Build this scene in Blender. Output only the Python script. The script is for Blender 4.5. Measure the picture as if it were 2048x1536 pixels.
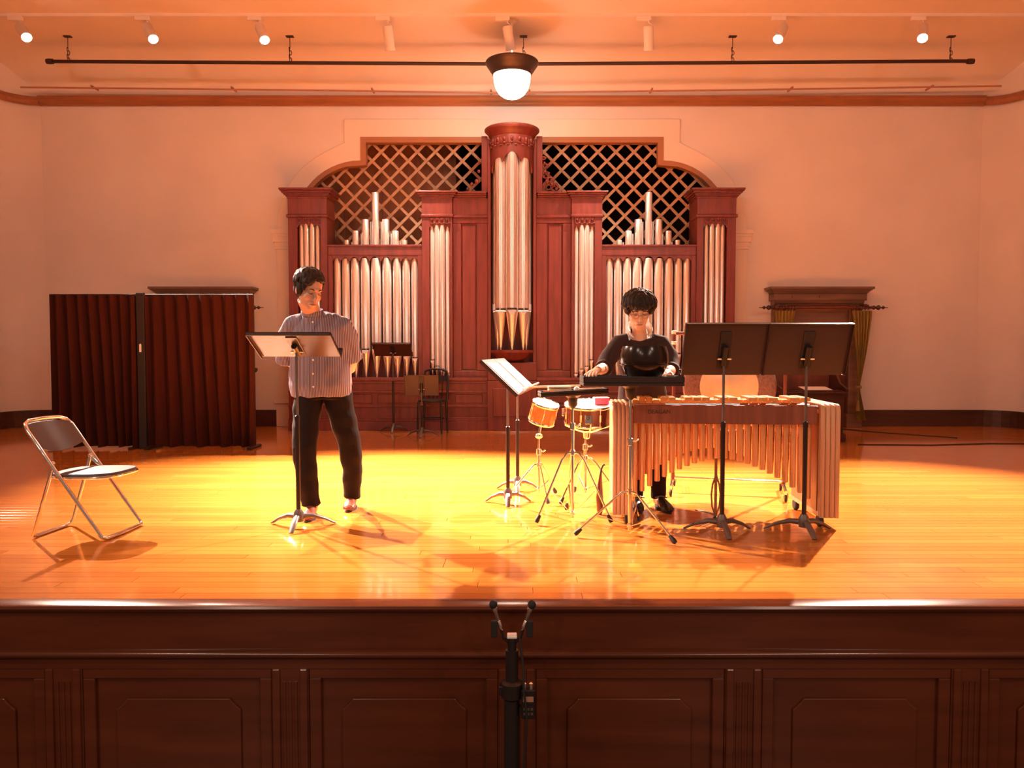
import bpy, math, random
from mathutils import Vector, Matrix, noise
R = math.radians
random.seed(7)
for o in list(bpy.data.objects):
    bpy.data.objects.remove(o)
scene = bpy.context.scene
COL = scene.collection

# ------------------------------------------------------------------ camera, world, lights, exposure
cam_d = bpy.data.cameras.new('camera')
cam_d.sensor_width = 36.0
cam_d.lens = 1540.0 / 2048.0 * 36.0
cam = bpy.data.objects.new('camera', cam_d)
COL.objects.link(cam)
cam.location = (0, 0, 1.15)
cam.rotation_euler = (R(90 - 2.6), 0, 0)
scene.camera = cam

world = bpy.data.worlds.new('hall_ambient')
scene.world = world
world.use_nodes = True
bg = world.node_tree.nodes['Background']
bg.inputs[0].default_value = (1.0, 0.60, 0.42, 1)
bg.inputs[1].default_value = 0.07

scene.view_settings.view_transform = 'Standard'
scene.view_settings.look = 'None'
scene.view_settings.gamma = 1.0
scene.view_settings.use_curve_mapping = False
scene.view_settings.exposure = 1.76

WARM = (1.0, 0.72, 0.55)
def spot(name, loc, target, power, angle, blend=0.7, size=0.06, col=WARM):
    d = bpy.data.lights.new(name, 'SPOT')
    d.energy = power; d.spot_size = R(angle); d.spot_blend = blend
    d.shadow_soft_size = size; d.color = col
    o = bpy.data.objects.new(name, d); COL.objects.link(o)
    o.location = loc
    o.rotation_euler = (Vector(target) - Vector(loc)).to_track_quat('-Z', 'Y').to_euler()
    return o
def lamp(name, loc, power, size=0.22, col=WARM):
    d = bpy.data.lights.new(name, 'POINT'); d.energy = power; d.shadow_soft_size = size; d.color = col
    o = bpy.data.objects.new(name, d); COL.objects.link(o); o.location = loc
    return o
# three pairs of lamps hang in the hall behind the camera: their six mirrored highlights lie along the stage-front moulding
HALL = 58
for sx, nm in ((-4.0, 'left'), (4.0, 'right')):
    lamp('hall_lamp_%s_front_offscreen' % nm, (sx, -0.4, 4.6), HALL)
    lamp('hall_lamp_%s_middle_offscreen' % nm, (sx, -3.7, 4.6), HALL)
    lamp('hall_lamp_%s_rear_offscreen' % nm, (sx, -7.8, 4.6), HALL)
# lamp in the wings beside the folding chair: it throws the chair's shadow sideways across the floor
spot('wing_lamp_left_offscreen', (-6.6, 4.3, 4.7), (-1.7, 5.2, 0.4), 260, 46, 1.0, 0.10)

# ------------------------------------------------------------------ materials
def lin(c):
    return tuple(((x / 255) / 12.92 if x / 255 <= 0.04045 else ((x / 255 + 0.055) / 1.055) ** 2.4) for x in c)
def mat(name, col, rough=0.5, metal=0.0, spec=0.5, coat=0.0, emit=None, estr=0.0):
    m = bpy.data.materials.new(name); m.use_nodes = True
    b = m.node_tree.nodes['Principled BSDF']
    b.inputs['Base Color'].default_value = (*col, 1)
    b.inputs['Roughness'].default_value = rough
    b.inputs['Metallic'].default_value = metal
    b.inputs['Specular IOR Level'].default_value = spec
    b.inputs['Coat Weight'].default_value = coat
    b.inputs['Coat Roughness'].default_value = 0.07
    if emit:
        b.inputs['Emission Color'].default_value = (*emit, 1)
        b.inputs['Emission Strength'].default_value = estr
    return m
def N(m, t): return m.node_tree.nodes.new(t)
def L(m, a, b): m.node_tree.links.new(a, b)
def grain(m, c1, c2, scale=(1, 12, 12), ns=3.0, detail=4, bump=0.0, rough_var=0.0):
    """wood grain or mottled paint: stretched noise mixes two tones"""
    b = m.node_tree.nodes['Principled BSDF']
    tc = N(m, 'ShaderNodeTexCoord'); mp = N(m, 'ShaderNodeMapping'); nz = N(m, 'ShaderNodeTexNoise'); cr = N(m, 'ShaderNodeValToRGB')
    mp.inputs['Scale'].default_value = scale
    nz.inputs['Scale'].default_value = ns; nz.inputs['Detail'].default_value = detail
    cr.color_ramp.elements[0].color = (*c1, 1); cr.color_ramp.elements[0].position = 0.3
    cr.color_ramp.elements[1].color = (*c2, 1); cr.color_ramp.elements[1].position = 0.7
    L(m, tc.outputs['Object'], mp.inputs['Vector']); L(m, mp.outputs[0], nz.inputs['Vector'])
    L(m, nz.outputs['Fac'], cr.inputs['Fac']); L(m, cr.outputs['Color'], b.inputs['Base Color'])
    if bump:
        bp = N(m, 'ShaderNodeBump'); bp.inputs['Strength'].default_value = bump; bp.inputs['Distance'].default_value = 0.004
        L(m, nz.outputs['Fac'], bp.inputs['Height']); L(m, bp.outputs[0], b.inputs['Normal'])
    return m
M = {}
M['plaster'] = grain(mat('wall_plaster', (0.8, 0.7, 0.62), 0.85), (0.72, 0.645, 0.615), (0.78, 0.70, 0.67), (1, 1, 1), 1.3, 6, 0.05)
M['ceil'] = grain(mat('ceiling_paint', (0.8, 0.7, 0.62), 0.8), (0.79, 0.67, 0.57), (0.83, 0.71, 0.61), (1, 1, 1), 0.9, 5, 0.03)
M['trimwhite'] = mat('cream_moulding_paint', (0.82, 0.68, 0.59), 0.6)
M['cornice'] = grain(mat('cornice_wood', (0.3, 0.1, 0.04), 0.45), (0.30, 0.11, 0.045), (0.38, 0.15, 0.06), (1, 8, 8), 2)
M['base'] = grain(mat('baseboard_wood', (0.06, 0.02, 0.01), 0.4), (0.055, 0.022, 0.012), (0.085, 0.032, 0.016), (1, 10, 10), 2)
M['organ'] = grain(mat('mahogany_case', (0.16, 0.03, 0.02), 0.35), (0.15, 0.028, 0.020), (0.23, 0.045, 0.032), (8, 8, 0.9), 2.2, 5)
M['stagefront'] = grain(mat('stage_front_wood', (0.09, 0.02, 0.008), 0.18), (0.10, 0.022, 0.008), (0.15, 0.036, 0.013), (0.8, 6, 7), 1.8, 6)
M['pipe'] = mat('tin_pipe_metal', (0.86, 0.80, 0.79), 0.30, 0.75)
M['lattice'] = grain(mat('lattice_wood', (0.5, 0.3, 0.18), 0.6), (0.46, 0.27, 0.16), (0.56, 0.34, 0.21), (3, 3, 3), 4)
M['latframe'] = mat('opening_frame_paint', (0.40, 0.17, 0.08), 0.55)
M['chamber'] = mat('organ_chamber_boarding', (0.12, 0.065, 0.04), 0.9)
M['swell'] = grain(mat('swell_box_wood', (0.2, 0.08, 0.04), 0.7), (0.34, 0.125, 0.06), (0.44, 0.165, 0.08), (6, 6, 0.6), 2)
M['black'] = mat('black_metal_paint', (0.018, 0.011, 0.010), 0.42)
M['blackpole'] = mat('black_stand_tube', (0.03, 0.02, 0.018), 0.3, 0.4)
M['desk'] = mat('music_desk_paint', (0.05, 0.02, 0.014), 0.38)
M['steel'] = mat('grey_cast_leg', (0.16, 0.13, 0.12), 0.4, 0.5)
M['chrome'] = mat('chrome', (0.85, 0.82, 0.80), 0.12, 1.0)
M['rubber'] = mat('black_rubber', (0.02, 0.015, 0.013), 0.7)
M['paper'] = mat('white_paper', (0.86, 0.82, 0.78), 0.7)
M['chairpad'] = mat('grey_vinyl', (0.075, 0.052, 0.060), 0.34)
M['curtain'] = grain(mat('maroon_curtain', (0.05, 0.012, 0.006), 0.9, spec=0.2), (0.042, 0.008, 0.0035), (0.056, 0.011, 0.005), (10, 10, 1), 2)
M['oldwood'] = grain(mat('brown_mantel_wood', (0.14, 0.07, 0.045), 0.45), (0.15, 0.078, 0.05), (0.22, 0.118, 0.078), (1, 8, 8), 2)
M['redwood'] = grain(mat('red_brown_board', (0.14, 0.03, 0.015), 0.4), (0.12, 0.026, 0.012), (0.18, 0.042, 0.02), (8, 8, 1), 2)
M['darkwood'] = grain(mat('dark_cabinet_wood', (0.05, 0.016, 0.01), 0.3), (0.04, 0.012, 0.008), (0.07, 0.02, 0.013), (1, 8, 8), 2)
M['gold'] = grain(mat('olive_gold_fabric', (0.25, 0.16, 0.03), 0.65), (0.20, 0.12, 0.025), (0.34, 0.23, 0.05), (12, 12, 2), 2)
M['bar'] = grain(mat('rosewood_bar', (0.6, 0.28, 0.08), 0.3), (0.55, 0.25, 0.075), (0.70, 0.36, 0.12), (9, 1.2, 6), 3)
M['marwood'] = grain(mat('marimba_frame_wood', (0.3, 0.11, 0.05), 0.4), (0.27, 0.10, 0.045), (0.38, 0.15, 0.07), (9, 9, 0.7), 2)
M['fascia'] = grain(mat('marimba_fascia_wood', (0.18, 0.055, 0.03), 0.4), (0.17, 0.052, 0.028), (0.25, 0.082, 0.045), (12, 3, 0.7), 2.5)
M['panel'] = grain(mat('marimba_end_panel', (0.55, 0.30, 0.17), 0.35), (0.50, 0.25, 0.13), (0.62, 0.34, 0.19), (6, 6, 0.7), 1.5)
M['brass'] = mat('brushed_gold_tube', (0.74, 0.40, 0.20), 0.34, 0.45)
M['print'] = mat('dark_lettering', (0.04, 0.012, 0.008), 0.5)
M['gongrim'] = grain(mat('gong_rim_patina', (0.12, 0.06, 0.05), 0.5, 0.4), (0.14, 0.075, 0.065), (0.26, 0.13, 0.10), (20, 20, 20), 3)
M['gongface'] = grain(mat('gong_face_bronze', (0.7, 0.5, 0.3), 0.35, 0.6), (0.72, 0.50, 0.32), (0.80, 0.60, 0.40), (6, 6, 6), 2)
M['bowl'] = mat('black_bronze_bowl', (0.022, 0.011, 0.008), 0.20, 0.2)
M['felt'] = mat('black_felt_tray', (0.02, 0.011, 0.010), 0.75)
M['drumhead'] = mat('white_drum_head', (0.85, 0.82, 0.78), 0.5)
M['drumorange'] = mat('amber_lacquer', (0.55, 0.16, 0.04), 0.22, coat=0.5)
M['drumred'] = mat('dark_red_lacquer', (0.10, 0.02, 0.012), 0.2, coat=0.5)
M['stick'] = mat('pale_hickory', (0.75, 0.58, 0.38), 0.5)
M['pink'] = mat('pink_card', (0.75, 0.10, 0.16), 0.5)
M['white'] = mat('white_enamel', (0.80, 0.70, 0.62), 0.4)
M['ironbar'] = mat('brown_iron_bar', (0.035, 0.010, 0.006), 0.5)
M['railpaint'] = mat('ceiling_rail_paint', (0.45, 0.22, 0.13), 0.5)
M['bronze'] = mat('bronze_collar', (0.07, 0.045, 0.035), 0.4, 0.5)
M['globe'] = mat('lamp_globe_glass', (0.9, 0.85, 0.8), 0.3, emit=(1.0, 0.80, 0.62), estr=9.0)
M['lens'] = mat('lit_lamp_lens', (0.9, 0.9, 0.85), 0.3, emit=(1.0, 0.90, 0.78), estr=14.0)
M['skin'] = mat('skin', (0.62, 0.34, 0.23), 0.5)
M['skin'].node_tree.nodes['Principled BSDF'].inputs['Subsurface Weight'].default_value = 0.07
M['skinw'] = mat('fair_skin', (0.72, 0.44, 0.31), 0.5)
M['hair'] = grain(mat('dark_brown_hair', (0.02, 0.01, 0.007), 0.55, spec=0.3), (0.012, 0.006, 0.004), (0.034, 0.017, 0.011), (90, 90, 14), 2, 4, 0.6)
M['lip'] = mat('lips', (0.36, 0.12, 0.09), 0.5)
M['brow'] = mat('eyebrow_hair', (0.05, 0.022, 0.015), 0.7)
M['eye'] = mat('eye_line', (0.04, 0.018, 0.013), 0.4)
M['trouser'] = mat('dark_charcoal_cloth', (0.013, 0.0065, 0.0055), 0.85, spec=0.2)
M['shoe'] = mat('red_brown_leather', (0.22, 0.06, 0.035), 0.28)
M['blackshoe'] = mat('black_leather', (0.015, 0.010, 0.009), 0.3)
M['top'] = mat('dark_brown_knit', (0.045, 0.024, 0.022), 0.85, spec=0.2)
M['collar'] = mat('white_collar_cloth', (0.82, 0.78, 0.76), 0.7)
M['button'] = mat('white_button', (0.85, 0.82, 0.8), 0.3)
M['glasswire'] = mat('spectacle_wire', (0.35, 0.18, 0.12), 0.3, 0.6)

def stripes():
    m = mat('blue_grey_striped_shirt', (0.3, 0.27, 0.33), 0.8, spec=0.2)
    b = m.node_tree.nodes['Principled BSDF']
    tc = N(m, 'ShaderNodeTexCoord'); sp = N(m, 'ShaderNodeSeparateXYZ'); mu = N(m, 'ShaderNodeMath'); sn = N(m, 'ShaderNodeMath'); cr = N(m, 'ShaderNodeValToRGB')
    mu.operation = 'MULTIPLY'; mu.inputs[1].default_value = 2 * math.pi / 0.0105
    sn.operation = 'SINE'
    cr.color_ramp.elements[0].position = 0.35; cr.color_ramp.elements[0].color = (0.11, 0.10, 0.15, 1)
    cr.color_ramp.elements[1].position = 0.75; cr.color_ramp.elements[1].color = (0.36, 0.31, 0.37, 1)
    ad = N(m, 'ShaderNodeMath'); ad.operation = 'MULTIPLY_ADD'; ad.inputs[1].default_value = 0.5; ad.inputs[2].default_value = 0.5
    L(m, tc.outputs['Object'], sp.inputs[0]); L(m, sp.outputs['X'], mu.inputs[0]); L(m, mu.outputs[0], sn.inputs[0])
    L(m, sn.outputs[0], ad.inputs[0]); L(m, ad.outputs[0], cr.inputs['Fac']); L(m, cr.outputs['Color'], b.inputs['Base Color'])
    return m
M['shirt'] = stripes()

def floor_mat():
    m = mat('varnished_maple_strip', (0.5, 0.2, 0.06), 0.20, spec=0.5, coat=0.25)
    b = m.node_tree.nodes['Principled BSDF']
    at = N(m, 'ShaderNodeAttribute'); at.attribute_name = 'tone'
    tc = N(m, 'ShaderNodeTexCoord'); mp = N(m, 'ShaderNodeMapping'); nz = N(m, 'ShaderNodeTexNoise')
    mp.inputs['Scale'].default_value = (1.6, 34, 34); nz.inputs['Scale'].default_value = 2.0; nz.inputs['Detail'].default_value = 5
    mx = N(m, 'ShaderNodeMath'); mx.operation = 'MULTIPLY_ADD'; mx.inputs[1].default_value = 0.75
    cr = N(m, 'ShaderNodeValToRGB')
    cr.color_ramp.elements[0].position = 0.2; cr.color_ramp.elements[0].color = (0.46, 0.135, 0.022, 1)
    cr.color_ramp.elements[1].position = 1.05; cr.color_ramp.elements[1].color = (0.65, 0.24, 0.045, 1)
    L(m, tc.outputs['Object'], mp.inputs['Vector']); L(m, mp.outputs[0], nz.inputs['Vector'])
    L(m, nz.outputs['Fac'], mx.inputs[0]); L(m, at.outputs['Fac'], mx.inputs[2]); L(m, mx.outputs[0], cr.inputs['Fac'])
    L(m, cr.outputs['Color'], b.inputs['Base Color'])
    n2 = N(m, 'ShaderNodeTexNoise'); n2.inputs['Scale'].default_value = 1.2; n2.inputs['Detail'].default_value = 2
    L(m, tc.outputs['Object'], n2.inputs['Vector'])
    mr = N(m, 'ShaderNodeMapRange'); mr.inputs['To Min'].default_value = 0.09; mr.inputs['To Max'].default_value = 0.16
    L(m, n2.outputs['Fac'], mr.inputs['Value']); L(m, mr.outputs[0], b.inputs['Roughness'])
    return m
M['floor'] = floor_mat()
M['subfloor'] = mat('raw_subfloor_wood', (0.35, 0.17, 0.07), 0.8)

# ------------------------------------------------------------------ mesh helpers
class MB:
    def __init__(s): s.v = []; s.f = []; s.T = None
    def add(s, vs, fs):
        n = len(s.v)
        if s.T is not None: vs = [s.T @ Vector(p) for p in vs]
        s.v += [tuple(p) for p in vs]; s.f += [tuple(i + n for i in f) for f in fs]
        return s
    def box(s, x0, x1, y0, y1, z0, z1, c=0.0):
        if c <= 0:
            v = [(x0, y0, z0), (x1, y0, z0), (x1, y1, z0), (x0, y1, z0), (x0, y0, z1), (x1, y0, z1), (x1, y1, z1), (x0, y1, z1)]
            return s.add(v, [(3, 2, 1, 0), (4, 5, 6, 7), (0, 1, 5, 4), (1, 2, 6, 5), (2, 3, 7, 6), (3, 0, 4, 7)])
        # chamfered towards the viewer side (-y) and the ends
        q = [(x0 + c, z0), (x1 - c, z0), (x1, z0 + c), (x1, z1 - c), (x1 - c, z1), (x0 + c, z1), (x0, z1 - c), (x0, z0 + c)]
        k = c
        inner = [(min(max(a, x0 + k), x1 - k), min(max(b, z0 + k), z1 - k)) for a, b in q]
        v = [(a, y0, b) for a, b in inner] + [(a, y0 + k, b) for a, b in q] + [(a, y1, b) for a, b in q]
        f = [tuple(range(8)), tuple(reversed(range(16, 24)))]
        for i in range(8):
            j = (i + 1) % 8
            f += [(i, i + 8, j + 8, j), (i + 8, i + 16, j + 16, j + 8)]
        return s.add(v, f)
    def cbox(s, c, size, rot=None):
        """box by centre and size, optionally rotated"""
        hx, hy, hz = [d / 2 for d in size]
        v = [Vector(p) for p in [(-hx, -hy, -hz), (hx, -hy, -hz), (hx, hy, -hz), (-hx, hy, -hz), (-hx, -hy, hz), (hx, -hy, hz), (hx, hy, hz), (-hx, hy, hz)]]
        if rot is not None: v = [rot @ p for p in v]
        v = [p + Vector(c) for p in v]
        return s.add(v, [(3, 2, 1, 0), (4, 5, 6, 7), (0, 1, 5, 4), (1, 2, 6, 5), (2, 3, 7, 6), (3, 0, 4, 7)])
    def path(s, pts, rad, n=10, cap=True, ell=1.0, up=None, closed=False):
        pts = [Vector(p) for p in pts]; k = len(pts)
        if not isinstance(rad, (list, tuple)): rad = [rad] * k
        vs = []; prev = None
        for i, p in enumerate(pts):
            if closed: t = pts[(i + 1) % k] - pts[i - 1]
            else: t = pts[min(i + 1, k - 1)] - pts[max(i - 1, 0)]
            t.normalize()
            if prev is None:
                a = Vector(up) if up else (Vector((0, 0, 1)) if abs(t.z) < 0.9 else Vector((1, 0, 0)))
                u = (a - t * a.dot(t)).normalized()
            else:
                u = (prev - t * prev.dot(t)).normalized()
            prev = u; w = t.cross(u)
            r = rad[i]
            ra, rb = (r if isinstance(r, (list, tuple)) else (r, r * ell))
            for j in range(n):
                a = 2 * math.pi * j / n
                vs.append(p + u * (ra * math.cos(a)) + w * (rb * math.sin(a)))
        fs = []
        for i in range(k if closed else k - 1):
            for j in range(n):
                a = i * n + j; b = i * n + (j + 1) % n; c = ((i + 1) % k) * n + (j + 1) % n; d = ((i + 1) % k) * n + j
                fs.append((a, b, c, d))
        if cap and not closed:
            fs.append(tuple(reversed(range(n)))); fs.append(tuple(range((k - 1) * n, k * n)))
        return s.add(vs, fs)
    def tube(s, a, b, r, r2=None, n=10): return s.path([a, b], [r, r if r2 is None else r2], n)
    def lathe(s, prof, c=(0, 0, 0), n=24, a0=0.0, a1=2 * math.pi, axis=None):
        full = abs(a1 - a0 - 2 * math.pi) < 1e-6
        m = n if full else n + 1
        vs = []
        for r, z in prof:
            for j in range(m):
                a = a0 + (a1 - a0) * j / n
                p = Vector((r * math.cos(a), r * math.sin(a), z))
                if axis is not None: p = axis @ p
                vs.append(p + Vector(c))
        fs = []
        for i in range(len(prof) - 1):
            for j in range(n):
                b = (j + 1) % m if full else j + 1
                fs.append((i * m + j, i * m + b, (i + 1) * m + b, (i + 1) * m + j))
        if full:
            if prof[0][0] > 1e-5: fs.append(tuple(reversed(range(m))))
            if prof[-1][0] > 1e-5: fs.append(tuple(range((len(prof) - 1) * m, len(prof) * m)))
        return s.add(vs, fs)
    def ball(s, c, r, n=16, m=10, rot=None):
        if not isinstance(r, (list, tuple)): r = (r, r, r)
        vs = []; fs = []
        for i in range(m + 1):
            t = math.pi * i / m
            for j in range(n):
                a = 2 * math.pi * j / n
                p = Vector((r[0] * math.sin(t) * math.cos(a), r[1] * math.sin(t) * math.sin(a), -r[2] * math.cos(t)))
                if rot is not None: p = rot @ p
                vs.append(p + Vector(c))
        for i in range(m):
            for j in range(n):
                fs.append((i * n + j, i * n + (j + 1) % n, (i + 1) * n + (j + 1) % n, (i + 1) * n + j))
        return s.add(vs, fs)
    def prism(s, poly, y0, y1):
        """polygon in x-z, extruded along y"""
        n = len(poly)
        v = [(a, y0, b) for a, b in poly] + [(a, y1, b) for a, b in poly]
        f = [tuple(range(n)), tuple(reversed(range(n, 2 * n)))]
        for i in range(n):
            j = (i + 1) % n
            f.append((i, i + n, j + n, j))
        return s.add(v, f)
    def extrude_x(s, prof, x0, x1):
        """profile in y-z, swept along x"""
        n = len(prof)
        v = [(x0, a, b) for a, b in prof] + [(x1, a, b) for a, b in prof]
        f = [tuple(range(n)), tuple(reversed(range(n, 2 * n)))]
        for i in range(n):
            j = (i + 1) % n
            f.append((i, i + n, j + n, j))
        return s.add(v, f)
    def mesh(s, name, smooth=False, fix=True):
        me = bpy.data.meshes.new(name)
        me.from_pydata(s.v, [], s.f); me.update()
        if fix:
            import bmesh
            b = bmesh.new(); b.from_mesh(me)
            bmesh.ops.recalc_face_normals(b, faces=b.faces)
            b.to_mesh(me); b.free()
        if smooth:
            for p in me.polygons: p.use_smooth = True
            try: me.set_sharp_from_angle(angle=R(42))
            except Exception: pass
        return me
    def build(s, name, m, parent=None, smooth=False, label=None, off=None, bevel=0.0):
        if off is not None: s.v = [(a - off[0], b - off[1], c - off[2]) for a, b, c in s.v]
        return link(name, s.mesh(name, smooth), m, parent, label, bevel)
def link(name, me, m, parent=None, label=None, bevel=0.0):
    o = bpy.data.objects.new(name, me); COL.objects.link(o)
    if m is not None and not me.materials: me.materials.append(M[m] if isinstance(m, str) else m)
    if parent is not None: o.parent = parent
    if label: o['label'] = label
    if bevel:
        b = o.modifiers.new('bevel', 'BEVEL'); b.width = bevel; b.segments = 2; b.limit_method = 'ANGLE'; b.angle_limit = R(50)
    return o
def tag(o, label, cat, group=None):
    o['label'] = label; o['category'] = cat
    if group: o['group'] = group
    return o
def thing(name, label, cat, loc=(0, 0, 0), rz=0.0, group=None):
    o = bpy.data.objects.new(name, None); COL.objects.link(o)
    o.empty_display_size = 0.05
    o.location = loc; o.rotation_euler = (0, 0, rz)
    return tag(o, label, cat, group)
def struct(o, label=None):
    o['kind'] = 'structure'
    if label: o['label'] = label
    return o
def text_mesh(name, body, size, m, parent, loc, rot=(R(90), 0, 0), ext=0.001):
    cu = bpy.data.curves.new(name, 'FONT'); cu.body = body; cu.size = size; cu.extrude = ext
    cu.align_x = 'CENTER'; cu.align_y = 'CENTER'
    t = bpy.data.objects.new(name, cu); COL.objects.link(t)
    bpy.context.view_layer.update()
    me = bpy.data.meshes.new_from_object(t.evaluated_get(bpy.context.evaluated_depsgraph_get()))
    bpy.data.objects.remove(t)
    o = link(name, me, m, parent); o.location = loc; o.rotation_euler = rot
    return o
# ------------------------------------------------------------------ the setting
XW, YB, ZC = 7.35, 11.45, 5.37
# stage floor: a slab that carries strip planks; nearest planks are parts, the far ones one joined part
fl = struct(MB().box(-XW, XW, 3.50, YB + 0.2, -0.20, -0.014).build('floor', 'subfloor'), 'varnished orange-brown strip wood stage floor')
rows = []; W = 0.085; y = 3.50
near_n = 0; far = MB(); far_t = []
def plank_mesh(x0, x1, y0, y1, tone):
    g = 0.0009; c = 0.0012
    b = MB()
    v = [(x0 + g, y0 + g, -0.014), (x1 - g, y0 + g, -0.014), (x1 - g, y1 - g, -0.014), (x0 + g, y1 - g, -0.014),
         (x0 + g, y0 + g, -c), (x1 - g, y0 + g, -c), (x1 - g, y1 - g, -c), (x0 + g, y1 - g, -c),
         (x0 + g + c, y0 + g + c, 0), (x1 - g - c, y0 + g + c, 0), (x1 - g - c, y1 - g - c, 0), (x0 + g + c, y1 - g - c, 0)]
    f = [(0, 1, 5, 4), (1, 2, 6, 5), (2, 3, 7, 6), (3, 0, 4, 7), (4, 5, 9, 8), (5, 6, 10, 9), (6, 7, 11, 10), (7, 4, 8, 11), (8, 9, 10, 11)]
    b.add(v, f)
    return b
def set_tone(me, tones):
    at = me.attributes.new('tone', 'FLOAT', 'FACE')
    at.data.foreach_set('value', tones)
while y < YB:
    half = 0.66 * y + 0.35
    x = -XW + random.uniform(-1.2, 0)
    while x < XW:
        ln = random.uniform(1.3, 2.6)
        x0, x1 = max(x, -XW), min(x + ln, XW)
        x += ln
        if x1 - x0 < 0.05: continue
        tone = random.random() ** 1.3 * 0.45
        b = plank_mesh(x0, x1, y, min(y + W, YB + 0.1), tone)
        if near_n < 292 and x1 > -half and x0 < half:
            me = b.mesh('plank', fix=False); set_tone(me, [tone] * len(b.f))
            link('plank', me, 'floor', fl); near_n += 1
        else:
            far.add(b.v, b.f); far_t += [tone] * len(b.f)
    y += W
me = far.mesh('plank_field', fix=False); set_tone(me, far_t)
o = link('plank_field', me, 'floor', fl); o['kind'] = 'stuff'; o['label'] = 'farther strip planks of the stage floor'

# hall floor in front of and below the stage
struct(MB().box(-XW, XW, -3.0, 3.42, -1.10, -0.95).build('floor_hall', 'base'), 'dark hall floor below the stage')

# stage front: panelled riser
wf = struct(MB().box(-XW, XW, 3.46, 3.50, -0.95, -0.02).build('wall_stage_front', 'stagefront'), 'dark glossy panelled wood stage front')
MB().extrude_x([(3.50, -0.035), (3.415, -0.035), (3.405, -0.028), (3.40, -0.015), (3.405, -0.004), (3.415, 0.0), (3.50, 0.0)], -XW, XW).build('nosing', 'stagefront', wf, True)
MB().box(-XW, XW, 3.43, 3.46, -0.205, -0.035).build('fascia_board', 'stagefront', wf)
MB().extrude_x([(3.46, -0.255), (3.43, -0.255), (3.42, -0.248), (3.405, -0.240), (3.398, -0.230), (3.398, -0.222), (3.405, -0.213), (3.418, -0.207), (3.43, -0.205), (3.46, -0.205)], -XW, XW).build('moulding', 'stagefront', wf, True)
MB().box(-XW, XW, 3.435, 3.46, -0.30, -0.255).build('top_rail', 'stagefront', wf)
def notch(x0, x1, z0, z1, k):
    out = []
    for cx, cz, sx, sz in ((x0, z0, 1, 1), (x1, z0, -1, 1), (x1, z1, -1, -1), (x0, z1, 1, -1)):
        a = [(cx, cz + sz * k), (cx + sx * k * 0.35, cz + sz * k * 0.75), (cx + sx * k * 0.75, cz + sz * k * 0.35), (cx + sx * k, cz)]
        if sx * sz < 0: a.reverse()
        out += a
    return out
for i in range(-7, 8):
    xc = 0.022 + 1.031 * (i)          # pilaster centres
    if abs(xc) > 7.1: continue
    p = MB().box(xc - 0.085, xc + 0.085, 3.435, 3.46, -0.95, -0.30, 0.004).build('pilaster', 'stagefront', wf)
    for sx in (-1, 1):
        MB().extrude_x([(3.46, -0.95), (3.428, -0.95), (3.422, -0.6), (3.428, -0.30), (3.46, -0.30)], xc + sx * 0.062 - 0.018, xc + sx * 0.062 + 0.018).build('pilaster_edge', 'stagefront', p, bevel=0.006)
    for q in range(3):
        fx = xc - 0.026 + q * 0.026
        MB().tube((fx, 3.436, -0.95), (fx, 3.436, -0.36), 0.0085, n=8).build('reed', 'stagefront', p, True)
    if i < 7:
        a, b = xc + 0.085, xc + 1.031 - 0.085
        fr = MB()
        fr.box(a, b, 3.44, 3.46, -0.35, -0.30, 0.004)
        fr.box(a, a + 0.055, 3.44, 3.46, -0.95, -0.35, 0.004); fr.box(b - 0.055, b, 3.44, 3.46, -0.95, -0.35, 0.004)
        fr.build('panel_frame', 'stagefront', wf)
        mx = (a + b) / 2
        MB().prism(notch(mx - 0.285, mx + 0.285, -0.86, -0.445, 0.05), 3.448, 3.46).build('raised_panel', 'stagefront', wf, bevel=0.007)
for xs in (-0.93, -0.055):
    for zs in (-0.335, -0.52):
        MB().ball((xs, 3.438, zs), 0.0035, 8, 6).build('screw_head', 'chrome', wf, True)

# back wall with the organ opening (stepped arch); thick, both halves one wall
def arc_pts(sx, rx=1.0, rz=1.01, n=14, cx=2.22, cz=2.90):
    return [(sx * (cx + rx * math.sin(R(90) * k / n)), cz + rz * math.cos(R(90) * k / n)) for k in range(n + 1)]
wall = MB()
ZT = 5.45
for sx in (-1, 1):
    poly = [(sx * (XW + 0.2), -0.2), (sx * (XW + 0.2), ZT), (0, ZT), (0, 4.25), (sx * 2.22, 4.25)] + arc_pts(sx) + [(sx * 3.22, -0.2)]
    wall.prism(poly, YB, YB + 0.10)
wall_b = struct(wall.build('wall_back', 'plaster'), 'cream plaster back wall with a stepped arched organ opening')
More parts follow.
